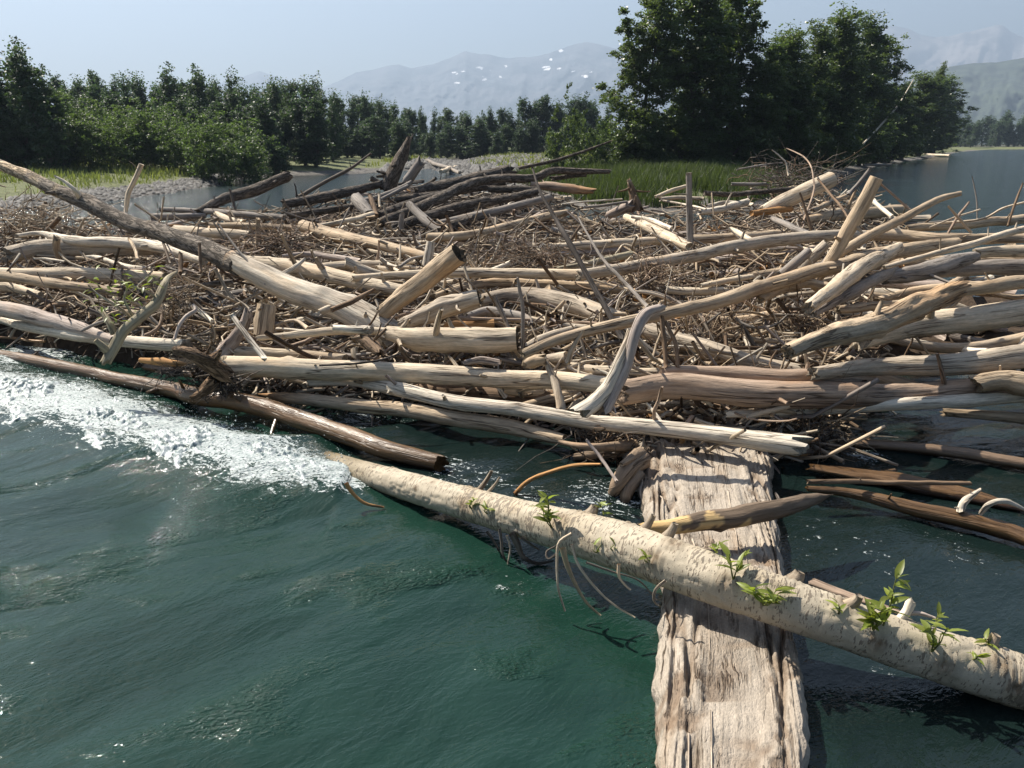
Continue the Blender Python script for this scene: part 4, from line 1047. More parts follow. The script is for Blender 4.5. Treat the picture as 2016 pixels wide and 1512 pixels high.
LOG('M', [(508, 776), (580, 784), (680, 795), (780, 806), (880, 822), (1000, 840), (1110, 866)], (18, 24, 27, 30, 32, 32, 24), ('z', 0.14, 0.16, 0.18, 0.16), 'tan', 'log with an orange tip under the long cream front log', stubs=2, rough=0.07, tintfn=tint_end('orange', 0.22, -0.02, 1.0), ends=('point', 'jag'), jag=(0.3, 1.4))
LOG(5, [(1062, 420), (1075, 500), (1092, 600), (1092, 740), (1088, 830)], (16, 24, 24, 22, 16), ('d', 8.6, 8.9), 'ash', 'slim grey upright stick at the dark end of the stout log', BR, 'branch', stubs=0)
LOG(5, [(925, 520), (965, 600), (1010, 705)], (22, 30, 22), ('d', 9.0, 9.1), 'ash', 'dark stick slanting over the orange sawn log', BR, 'branch', stubs=0)
LOG(5, [(1240, 250), (1450, 240), (1650, 225), (1900, 212)], (44, 52, 52, 44), 0.08, 'pale', 'pale log beside the dark twig tangle', stubs=2)
LOG(5, [(1180, 305), (1400, 285), (1680, 265)], (44, 50, 40), -0.02, 'lilac', 'mauve log under the pale log by the twig tangle', stubs=1)
LOG(5, [(1280, 375), (1480, 340), (1700, 290)], (30, 40, 44), 0.05, 'green', 'olive-grey log slanting up behind the long curved grey log', stubs=0)
LOG(9, [(165, 745), (300, 805), (480, 890), (640, 965), (800, 1040)], (70, 96, 110, 108, 90), 0.14, 'pale', 'stout hollowed pale log slanting down to the upright post', stubs=1, ends=('dark', 'jag'))
LOG(9, [(230, 740), (400, 770), (620, 860)], (40, 50, 50), 0.24, 'white', 'short white log lying against the stout hollowed log', stubs=0)
LOG(8, [(-40, 1040), (200, 1040), (400, 1020), (600, 970), (850, 900), (1100, 840), (1340, 800)], (84, 96, 92, 86, 84, 78, 66), 0.08, 'tan', 'long tan log along the foot of the dark bark pile', stubs=3, rough=0.075)
LOG(7, [(1210, 1345), (1450, 1385), (1640, 1400)], (60, 64, 50), 0.06, 'pale', 'pale log end reaching under the hollow log', stubs=1)
LOG(7, [(1440, 1340), (1560, 1260), (1680, 1235)], (30, 34, 24), 0.16, 'ash', 'arched grey stick at the foot of the pale post', BR, 'branch', stubs=0)
LOG(7, [(1270, 1255), (1330, 1310), (1420, 1335)], (30, 40, 22), 0.16, 'white', 'short curved white stick on the matted roots', BR, 'branch', stubs=0)
LOG(7, [(600, 935), (800, 905), (1000, 865), (1180, 815)], (30, 52, 62, 56), 0.16, 'pale', 'cream log pointing towards the dark bark pile', stubs=1)
LOG(5, [(10, 605), (120, 560), (250, 490)], (30, 32, 20), 0.3, 'brown', 'dark brown stick lying on the cream knotted log', BR, 'branch', stubs=0)
LOG(5, [(1110, 815), (1220, 765), (1380, 715)], (50, 62, 50), 0.12, 'grey', 'rough grey log under the long smooth spar', stubs=1, rough=0.15, ridge=0.12)
LOG(5, [(1225, 905), (1450, 945), (1700, 958), (1950, 960)], (50, 66, 62, 50), 0.02, 'pale', 'pale log behind the long front log by the forked snag', stubs=2)
LOG('M', [(1300, 735), (1400, 735), (1500, 740), (1600, 742), (1700, 748)], (28, 32, 33, 33, 30), 0.16, 'red', 'knotty reddish log with a torn end above the long reddish front log', stubs=6, rough=0.12, jag=(0.4, 1.0))
LOG(5, [(1215, 885), (1260, 980), (1290, 1060), (1310, 1180)], (30, 44, 50, 56), ('d', 8.2, 7.9), 'grey', 'frayed grey root hanging over the front logs', 'root_snag', 'snag', stubs=2, rough=0.25, ridge=0.15)
LOG(5, [(1370, 1190), (1395, 1150), (1420, 1110)], (60, 50, 30), ('d', 8.2, 8.2), 'tan', 'small pointed stub at the foot of the forked snag', BR, 'branch', stubs=0, ends=('jag', 'point'))
LOG(5, [(1110, 915), (1160, 895), (1210, 890)], (66, 74, 70), 0.25, 'tan', 'knobbly short stump end behind the long front log', 'broken_stump', 'stump', stubs=0, rough=0.2)
LOG(5, [(760, 905), (850, 890), (960, 905)], (30, 46, 40), 0.2, 'lilac', 'flat split chunk lying behind the long front log', stubs=0)
LOG(5, [(-60, 920), (120, 912), (280, 890), (400, 850)], (10, 14, 14, 8), 0.32, 'blackstick', 'thin dark twig lying over the long front log', BR, 'branch', stubs=0)
LOG(5, [(20, 710), (120, 715), (235, 720)], (40, 46, 50), 0.3, 'white', 'forked white butt beside the stout pale log', stubs=2)
LOG(5, [(180, 780), (230, 800), (280, 850)], (60, 80, 50), 0.25, 'brown', 'torn brown root chunk left of the stout pale log'.replace('left of', 'beside'), 'root_stump', 'stump', stubs=3, rough=0.3, ridge=0.2)
LOG(5, [(1345, 905), (1375, 820), (1435, 725)], (34, 30, 20), ('up', 0.25, 0.1), 'tan', 'thin tan stick crossing in front of the long smooth spar', BR, 'branch', stubs=0)
LOG(5, [(1905, 930), (1895, 800), (1880, 640)], (26, 30, 26), ('up', 0.2, 0.2), 'brown', 'thin brown stem beside the bent limb of the forked snag', BR, 'branch', stubs=0)
LOG(5, [(1970, 930), (1960, 800), (1900, 670)], (24, 24, 20), ('up', 0.2, 0.2), 'brown', 'curved brown stem beside the thin brown stem', BR, 'branch', stubs=0)
# --- right part
LOG('M', [(1612, 548), (1640, 505), (1672, 450), (1700, 400), (1726, 350)], (18, 24, 28, 28, 26), ('d', 10.4, 9.9), 'tan', 'thick trunk tilted steeply up with a blunt sawn top', stubs=3, rough=0.08, ends=('jag', 'cut'))
LOG('M', [(1640, 508), (1700, 470), (1770, 435), (1810, 413), (1850, 392), (1890, 381)], (20, 20, 18, 16, 14, 10), ('d', 10.7, 11.6), 'tan', 'slender spar with a splintered tip crossing the steeply tilted trunk', stubs=1, rough=0.085, jag=(0.3, 1.3))
LOG('M', [(1590, 606), (1640, 570), (1700, 525), (1770, 487)], (26, 38, 36, 22), 0.5, 'pale', 'split half log with smooth rounded end facing the big logs', stubs=0, ends=('jag', 'jag'), rough=0.12, ridge=0.14)
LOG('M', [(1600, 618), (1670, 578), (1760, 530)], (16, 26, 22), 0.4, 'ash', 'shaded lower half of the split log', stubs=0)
LOG('M', [(1740, 527), (1840, 500), (1940, 474), (2060, 437)], (10, 14, 16, 18), 0.62, 'pale', 'thin arched log curving out over the river', stubs=3, rough=0.085)
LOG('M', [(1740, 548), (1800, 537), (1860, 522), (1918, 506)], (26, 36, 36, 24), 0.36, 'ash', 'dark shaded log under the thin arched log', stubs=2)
LOG('M', [(1552, 692), (1620, 664), (1720, 640), (1810, 602), (1888, 570)], (30, 46, 54, 54, 40), 0.5, 'tan', 'fat splintered log with an orange torn top', stubs=1, rough=0.2, ridge=0.2, jag=(0.4, 1.6), tintfn=tint_end('orange', 0.45, 0.9, 0.55))
LOG('M', [(1690, 668), (1780, 645), (1880, 632), (2080, 612)], (44, 52, 56, 62), 0.22, 'pale', 'massive smooth log going out into the river beside the fat splintered log', stubs=1, rough=0.07)
LOG('M', [(1600, 735), (1720, 724), (1840, 718), (1930, 712), (2080, 698)], (26, 36, 46, 54, 64), 0.24, 'grey', 'massive grey log above the burl, going out into the river', stubs=2, rough=0.075)
LOG('M', [(1430, 815), (1560, 810), (1700, 802), (1850, 793), (2080, 776)], (16, 24, 30, 32, 30), ('z', 0.42, 0.44, 0.46), 'white', 'cream log with a long crack, lowest of the logs reaching into the river', stubs=2, rough=0.085)
LOG('M', [(1860, 812), (1950, 818), (2080, 830)], (16, 24, 26), ('z', 0.25, 0.25), 'tan', 'tan log under the cracked cream log', stubs=0)
LOG(6, [(960, 605), (1120, 590), (1330, 570)], (50, 56, 50), 0.3, 'tan', 'short tan log in the shade above the fat splintered log', stubs=1)
LOG(6, [(1640, 500), (1800, 480), (1950, 455), (2120, 440)], (70, 84, 80, 70), 0.42, 'tan', 'tan log patched with shade behind the fat splintered log', stubs=2)
LOG(6, [(1740, 285), (1850, 275), (2120, 270)], (60, 74, 74), 0.34, 'pale', 'pale log butt over the river behind the thin arched log', stubs=1)
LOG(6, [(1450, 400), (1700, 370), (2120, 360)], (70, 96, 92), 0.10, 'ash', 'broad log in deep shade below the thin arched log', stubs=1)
LOG(6, [(1360, 140), (1600, 128), (1800, 112), (2120, 80)], (44, 54, 56, 50), 0.12, 'tan', 'tan log on the river side beneath the crossed sticks', stubs=2)
LOG(6, [(640, 405), (720, 340), (790, 275)], (52, 60, 50), ('up', 0.2, 0.2), 'ash', 'split grey post leaning beside the spar', 'driftwood_post', 'post', stubs=0, jag=(0.3, 0.8))
LOG(6, [(740, 385), (820, 305), (890, 235)], (64, 70, 56), ('up', 0.15, 0.2), 'grey', 'broad splintered plank leaning behind the split grey post', 'driftwood_post', 'post', stubs=0, jag=(0.3, 0.9))
LOG(6, [(120, 205), (300, 200), (450, 190), (620, 172)], (50, 56, 54, 44), 0.12, 'tan', 'tan log behind the upright post, half covered by sticks', stubs=2)
LOG(6, [(180, 470), (330, 440), (480, 415)], (28, 38, 30), 0.12, 'pale', 'crooked pale stick above the very long spar', BR, 'branch', stubs=1)
LOG(6, [(-10, 490), (140, 500), (320, 495)], (46, 48, 44), 0.05, 'pale', 'pale pole above the very long spar', stubs=1)
LOG(6, [(520, 545), (640, 485), (780, 455), (900, 470)], (44, 62, 66, 50), 0.28, 'tan', 'arched tan log tucked under the very long spar', stubs=1, rough=0.12)
LOG('M', [(1359, 490), (1358, 440), (1357, 390), (1356, 340)], (14, 14, 13, 12), ('up', 0.1, 0.0), 'ash', 'slim grey post standing upright in the jam before the island grass', 'driftwood_post', 'post', stubs=3, rough=0.085, ends=('jag', 'cut'))
LOG('M', [(1500, 418), (1550, 393), (1600, 370), (1637, 353)], (24, 30, 33, 32), ('d', 18.4, 18.8), 'pale', 'large smooth pale log with a round sawn end by the brush pile', stubs=0, rough=0.03, ends=('jag', 'cut'))
LOG(3, [(165, 1205), (300, 1185), (445, 1145)], (34, 46, 40), 0.12, 'white', 'white log lying behind the slim upright post', stubs=1)
LOG(3, [(815, 1195), (920, 1150), (1025, 1105)], (28, 34, 26), 0.3, 'tan', 'tan pole slanting up beside the large sawn log', stubs=1)
LOG(3, [(1020, 1105), (1080, 1040), (1145, 955)], (24, 26, 20), ('up', 0.4, 0.2), 'ash', 'dark stick standing by the steeply tilted trunk', BR, 'branch', stubs=0)
LOG(3, [(770, 1250), (950, 1225), (1150, 1205), (1330, 1190)], (50, 66, 70, 60), 0.04, 'tan', 'tan log behind the steeply tilted trunk', stubs=2)
LOG(3, [(1160, 1140), (1270, 1230)], (26, 24), 0.45, 'white', 'short white stick behind the steeply tilted trunk', BR, 'branch', stubs=0)
LOG(3, [(470, 1210), (580, 1195), (700, 1185)], (30, 38, 36), 0.2, 'orange', 'broken reddish stick under the large sawn log', BR, 'branch', stubs=0, jag=(0.3, 1.2))
LOG(3, [(220, 1170), (330, 1150), (480, 1160)], (24, 28, 22), 0.06, 'white', 'thin white pole behind the white log', BR, 'branch', stubs=0)
LOG(3, [(590, 1240), (700, 1290), (800, 1330)], (34, 40, 34), 0.2, 'ash', 'grey stick lying across the sticks below the sawn log', BR, 'branch', stubs=0)
LOG(3, [(355, 1300), (430, 1340), (500, 1385)], (30, 34, 28), 0.2, 'pale', 'flat pale slat lying above the long curved grey log', BR, 'branch', stubs=0)
# shaded driftwood in the pool beyond the slab
LOG('M', [(1680, 872), (1790, 880), (1900, 893), (2080, 922)], (20, 24, 22, 18), ('z', 0.06, 0.1), 'brown', 'dark half-sunk log in the shaded pool', mat='wet', stubs=0)
LOG('C', [(960, 20), (1150, 50), (1400, 90), (1650, 140), (1900, 200), (2016, 230)], (60, 100, 130, 150, 110, 40), ('z', 0.08, 0.05, 0.02), 'wet', 'broad wet slab of wood awash in the pool', 'wet_log', mat='wet', stubs=1, ell=0.5)
LOG('C', [(940, 125), (1150, 150), (1400, 210), (1700, 275), (1900, 330), (2100, 400)], (30, 60, 84, 84, 70, 50), ('z', 0.12, 0.09, 0.06), 'wet', 'wet log glistening beside the broad wet slab', 'wet_log', mat='wet', stubs=1)
LOG('C', [(940, 92), (1200, 92), (1500, 98), (1755, 100)], (26, 28, 26, 22), ('z', 0.25, 0.2), 'brown', 'straight brown stick lying over the broad wet slab', BR, 'branch', stubs=1)
LOG('C', [(1700, 240), (1720, 190), (1800, 130)], (40, 34, 16), ('z', 0.15, 0.3), 'white', 'frayed white root on the broad wet slab', 'root_snag', 'snag', stubs=3, rough=0.2)
LOG('C', [(1800, 250), (1850, 200), (1930, 190), (2030, 235)], (24, 30, 26, 14), ('z', 0.15, 0.32, 0.2), 'white', 'hooked white root on the broad wet slab', BR, 'branch', stubs=0)
LOG('C', [(970, 590), (1100, 640), (1250, 690), (1420, 750)], (66, 64, 56, 40), ('z', 0.10, 0.06), 'red', 'split brown board half sunk behind the pale poplar log', 'driftwood_plank', 'plank', stubs=0, ell=0.4)
LOG('C', [(1395, 780), (1430, 740), (1455, 690)], (44, 44, 50), ('d', 4.45, 4.45), 'white', 'small white knobbed root behind the pale poplar log', 'root_snag', 'snag', stubs=1, rough=0.2)
LOG('C', [(1440, 745), (1500, 745), (1575, 768)], (24, 22, 12), ('d', 4.45, 4.4), 'lilac', 'side root of the white knobbed root', BR, 'branch', stubs=0)
LOG('B', [(1165, 262), (1230, 195), (1350, 140), (1500, 100), (1640, 95)], (26, 24, 22, 20, 12), ('z', 0.02, 0.25, 0.45), 'orange', 'thin arched brown branch dipping into the pool', BR, 'branch', stubs=0)
LOG('B', [(1560, -40), (1640, 60), (1730, 190)], (16, 20, 18), ('z', 0.55, 0.3), 'lilac', 'thin grey root reaching to the corner of slab', BR, 'branch', stubs=0)
# --- dark bark pile at the back
DB = dict(mat='bark', rough=0.14, ridge=0.1)
LOG('M', [(760, 374), (778, 335), (795, 298), (806, 272)], (30, 30, 24, 10), ('d', 23.0, 22.6), 'bark', 'dark broken trunk standing up at the crest of the pile with a splintered point', stubs=3, jag=(0.3, 2.4), mat='bark', rough=0.14)
LOG('M', [(800, 360), (812, 342), (827, 320)], (20, 20, 19), ('d', 22.0, 21.8), 'ash', 'grey broken limb beside the standing splintered trunk', stubs=1)
LOG('M', [(820, 380), (880, 366), (940, 352), (1003, 335)], (26, 28, 27, 24), ('d', 22.6, 23.2), 'dark', 'thick black log on top of the dark pile with a split end', stubs=1, jag=(0.4, 1.4), **DB)
LOG('M', [(745, 440), (855, 396), (905, 370), (960, 354), (1050, 351), (1084, 338), (1140, 337), (1200, 338)], (20, 21, 20, 19, 17, 14, 10), ('d', 18.5, 21.0, 22.0, 22.5), 'bark', 'long bent bark-covered log trailing from the dark pile to the grass', stubs=3, **DB)
LOG('M', [(1085, 352), (1130, 346), (1155, 345)], (10, 9, 6), ('d', 22.3, 22.4), 'bark', 'short bare branch beside the long bent log', BR, 'branch', stubs=1, mat='bark')
LOG('M', [(855, 430), (950, 402), (1056, 378)], (15, 17, 16), ('d', 19.0, 20.5), 'bark', 'straight bark-covered log low on the dark pile', stubs=1, **DB)
LOG('M', [(862, 442), (970, 418), (1085, 388)], (17, 17, 14), ('d', 18.3, 19.6), 'ash', 'grey log lowest on the dark pile', stubs=1)
LOG('M', [(743, 425), (800, 405), (876, 382)], (18, 20, 18), ('d', 19.2, 21.0), 'dark', 'black log beside the bent bark-covered log', stubs=1, **DB)
LOG('M', [(770, 450), (840, 425), (900, 408), (960, 395)], (20, 20, 18, 16), ('d', 18.2, 19.8), 'dark', 'black log wedged between bark-covered logs', stubs=1, **DB)
LOG('M', [(780, 393), (850, 385), (930, 372), (990, 362)], (15, 17, 16, 14), ('d', 21.2, 22.2), 'dark', 'dark log under the thick black log', stubs=1, **DB)
LOG('M', [(870, 452), (905, 440), (930, 432)], (22, 24, 18), ('d', 17.9, 18.1), 'bark', 'short split log at the foot of the dark pile', stubs=0, mat='bark')
LOG('M', [(805, 402), (835, 432), (866, 455)], (16, 20, 17), ('d', 18.0, 17.2), 'ash', 'flat grey board leaning down the dark pile', 'driftwood_plank', 'plank', stubs=0, ends=('cut', 'jag'))
LOG('M', [(789, 452), (790, 435), (792, 418)], (11, 12, 10), ('up', 0.2, 0), 'ash', 'short grey peg at the foot of the dark pile', BR, 'branch', stubs=0)
LOG('M', [(702, 392), (714, 405), (728, 422)], (24, 26, 20), ('d', 19.6, 19.0), 'ash', 'broad grey broken slat standing before the dark pile', 'driftwood_plank', 'plank', stubs=0, jag=(1.0, 0.3))
LOG('M', [(728, 384), (735, 405), (740, 425)], (10, 12, 12), ('d', 19.6, 19.0), 'brown', 'brown peg beside the broad grey slat', BR, 'branch', stubs=0)
LOG('M', [(747, 382), (747, 395), (748, 408)], (5, 6, 5), ('d', 19.2, 19.0), 'pale', 'small pale pointed peg before the dark pile', BR, 'branch', stubs=0)
LOG('M', [(690, 400), (740, 390), (790, 370), (810, 358)], (12, 12, 11, 8), ('d', 20.5, 21.4), 'ash', 'grey pole leading up to the standing splintered trunk', stubs=0)
LOG('M', [(750, 392), (780, 378), (805, 365)], (6, 8, 7), ('d', 20.2, 20.8), 'ash', 'thin grey stick above the broad grey slat', BR, 'branch', stubs=0)
LOG('M', [(560, 402), (640, 388), (700, 374), (760, 360)], (18, 20, 18, 15), ('d', 21.0, 23.0), 'dark', 'black log at the water edge of the dark pile', stubs=2, **DB)
LOG('M', [(570, 425), (620, 418), (700, 406)], (14, 15, 12), ('d', 19.0, 20.0), 'dark', 'dark log half buried in twigs near the water', stubs=1, **DB)
LOG('M', [(1021, 331), (1080, 319), (1130, 305), (1205, 277)], (7, 7, 6, 3), ('d', 24.0, 24.0), 'bark', 'long thin dark pole leaning up against the island saplings', BR, 'branch', stubs=0, mat='bark')
LOG('M', [(1045, 364), (1095, 368), (1140, 374), (1170, 376)], (12, 17, 19, 10), ('d', 21.6, 21.2), 'red', 'reddish torn log with bark peeling beside the grass', stubs=1, rough=0.2, jag=(0.4, 1.6), tintfn=tint_end('orange', 0.4, 0.8, 0.6))
LOG('M', [(960, 372), (1010, 372), (1060, 374)], (14, 15, 13), ('d', 21.0, 21.0), 'dark', 'dark log in the middle of the dark pile', stubs=1, **DB)
LOG('M', [(392, 418), (440, 392), (500, 375), (570, 345)], (18, 22, 24, 22), ('d', 19.0, 20.0), 'bark', 'dark furrowed log tilted up over the river behind the jam', stubs=4, **DB)
LOG('M', [(588, 388), (640, 358), (690, 332), (730, 302)], (9, 8, 7, 4), ('d', 22.0, 22.0), 'bark', 'long thin pole tilted up over the river', BR, 'branch', stubs=1)
LOG('M', [(248, 418), (252, 385), (265, 355), (279, 323)], (8, 10, 10, 10), ('d', 14.5, 14.3), 'pale', 'pale stick standing upright against the river behind leaning trunk', BR, 'branch', stubs=1, ends=('jag', 'cut'))
LOG('M', [(452, 372), (458, 392), (462, 410)], (4, 6, 6), ('d', 18.5, 18.5), 'bark', 'small dark upright stick by the dark furrowed log', BR, 'branch', stubs=1)
LOG('M', [(316, 412), (380, 415), (470, 422), (560, 428)], (10, 12, 14, 12), 0.12, 'ash', 'grey pole along the water edge of the jam', stubs=1)
LOG('M', [(420, 418), (450, 432), (480, 438)], (10, 14, 12), 0.1, 'pale', 'short cream billet near the grey pole', stubs=0)
# snag, stump and brush by the island
LOG('M', [(1256, 412), (1250, 390), (1244, 370), (1238, 354)], (28, 22, 15, 9), ('d', 18.6, 18.5), 'brown', 'gnarled brown stump snag with a pale knob on top', 'root_stump', 'stump', rough=0.35, ridge=0.3, stubs=5, tintfn=tint_end('pale', 0.85, 1.0, 0.8))
LOG('M', [(1195, 425), (1225, 412), (1245, 402)], (14, 20, 18), ('d', 18.8, 18.4), 'lilac', 'grey trunk base joined to the gnarled stump snag', stubs=0)
LOG('M', [(1105, 402), (1160, 396), (1225, 392)], (3.5, 4, 3), ('d', 18.6, 18.6), 'white', 'thin white pole lying before the gnarled stump snag', BR, 'branch', stubs=0)
LOG('M', [(1150, 408), (1190, 404), (1235, 397)], (5, 6, 5), ('d', 18.4, 18.4), 'ash', 'grey branch below the thin white pole', BR, 'branch', stubs=0)
LOG('M', [(1290, 388), (1320, 376), (1352, 366)], (6, 8, 7), ('d', 20.0, 20.4), 'pale', 'bare pale limb beside the slim upright post', BR, 'branch', stubs=3)
LOG('M', [(1300, 392), (1340, 389), (1385, 391)], (8, 9, 8), 0.1, 'grey', 'grey log behind the slim upright post', stubs=0)
LOG('M', [(1305, 395), (1350, 403), (1390, 412)], (4, 5, 4), 0.2, 'white', 'thin white stick crossing the slim upright post', BR, 'branch', stubs=0)
LOG('M', [(1385, 380), (1450, 382), (1540, 374), (1600, 366)], (10, 11, 10, 8), ('d', 20.4, 21.0), 'dark', 'dark log lying along the island edge', stubs=1, mat='bark')
LOG('M', [(1440, 362), (1480, 363), (1510, 362)], (7, 8, 7), ('d', 23.5, 23.5), 'ash', 'short grey log in the island grass', stubs=0)
LOG('M', [(1450, 334), (1500, 325), (1540, 320)], (3, 4, 3), ('d', 24.0, 24.0), 'ash', 'thin fallen stem in the grass by the brush pile', BR, 'branch', stubs=0)
LOG('M', [(1520, 295), (1540, 312), (1548, 322), (1552, 345)], (2, 3, 3, 3), ('d', 22.0, 22.0), 'white', 'bare white twig rising from the brush pile', BR, 'branch', stubs=0)
LOG('M', [(1548, 292), (1580, 306), (1598, 330), (1604, 360), (1595, 400), (1580, 440)], (2, 3, 3, 4, 4, 4), ('d', 20.5, 16.0), 'red', 'long arching brown stem over the large sawn log', BR, 'branch', stubs=0)
LOG('M', [(1600, 460), (1585, 410), (1575, 380)], (6, 6, 4), ('d', 15.5, 15.5), 'brown', 'brown stake before the large sawn log', BR, 'branch', stubs=0)
LOG('M', [(1610, 352), (1650, 400), (1670, 430)], (4, 5, 5), ('d', 16.0, 14.0), 'brown', 'brown stick slanting behind the tilted trunk', BR, 'branch', stubs=0)
LOG('M', [(1734, 362), (1760, 385), (1790, 412)], (4, 5, 5), ('d', 11.5, 11.5), 'red', 'brown twig behind the slender spar', BR, 'branch', stubs=0)
LOG('M', [(1867, 458), (1885, 428), (1908, 398)], (5, 6, 4), ('d', 13.5, 13.5), 'red', 'brown stick crossed with a paler one against the river', BR, 'branch', stubs=0)
LOG('M', [(1867, 406), (1890, 432), (1912, 458)], (4, 6, 6), ('d', 13.4, 13.4), 'tan', 'paler stick crossed with a brown one against the river', BR, 'branch', stubs=0)
LOG('M', [(1924, 434), (1922, 390), (1914, 348)], (2.5, 3, 2), ('d', 13.8, 13.8), 'ash', 'thin upright twig against the river', BR, 'branch', stubs=1)
LOG('M', [(1984, 445), (1995, 410), (2014, 360)], (4, 5, 3), ('d', 13.0, 13.0), 'brown', 'dark slanting twig beside the thin arched log', BR, 'branch', stubs=1)
LOG('M', [(1830, 448), (1880, 428), (1930, 412)], (3, 4, 3), ('d', 13.6, 13.6), 'pale', 'pale twig low over the river', BR, 'branch', stubs=0)
LOG('M', [(1840, 440), (1930, 432), (1975, 410), (2030, 395)], (4, 5, 5, 4), ('d', 13.7, 13.4), 'pale', 'bowed pale branch over the river', BR, 'branch', stubs=1)
LOG('M', [(1680, 305), (1700, 282), (1740, 240), (1770, 205), (1799, 156)], (4, 4, 4, 3, 2), ('d', 92, 100), 'white', 'dead pale trunk leaning out from the island bank', 'dead_trunk', 'trunk', stubs=0)
for (a, b, cc) in [((1700, 325), (1755, 324), 'ash'), ((1815, 304), (1870, 306), 'pale'), ((1790, 306), (1840, 302), 'ash'), ((1680, 310), (1708, 311), 'pale'), ((840, 316), (905, 340), 'ash'), ((868, 338), (900, 328), 'pale')]:
    LOG('M', [a, ((a[0] + b[0]) / 2, (a[1] + b[1]) / 2), b], (4, 5, 4) if a[0] > 1000 else (8, 9, 7), ('z', 0.35, 0.35) if a[0] > 1000 else ('z', 0.6, 0.3), cc, 'stranded log lying at the water edge away from the jam', 'stranded_log', 'log', stubs=0, group='logs stranded along the banks')

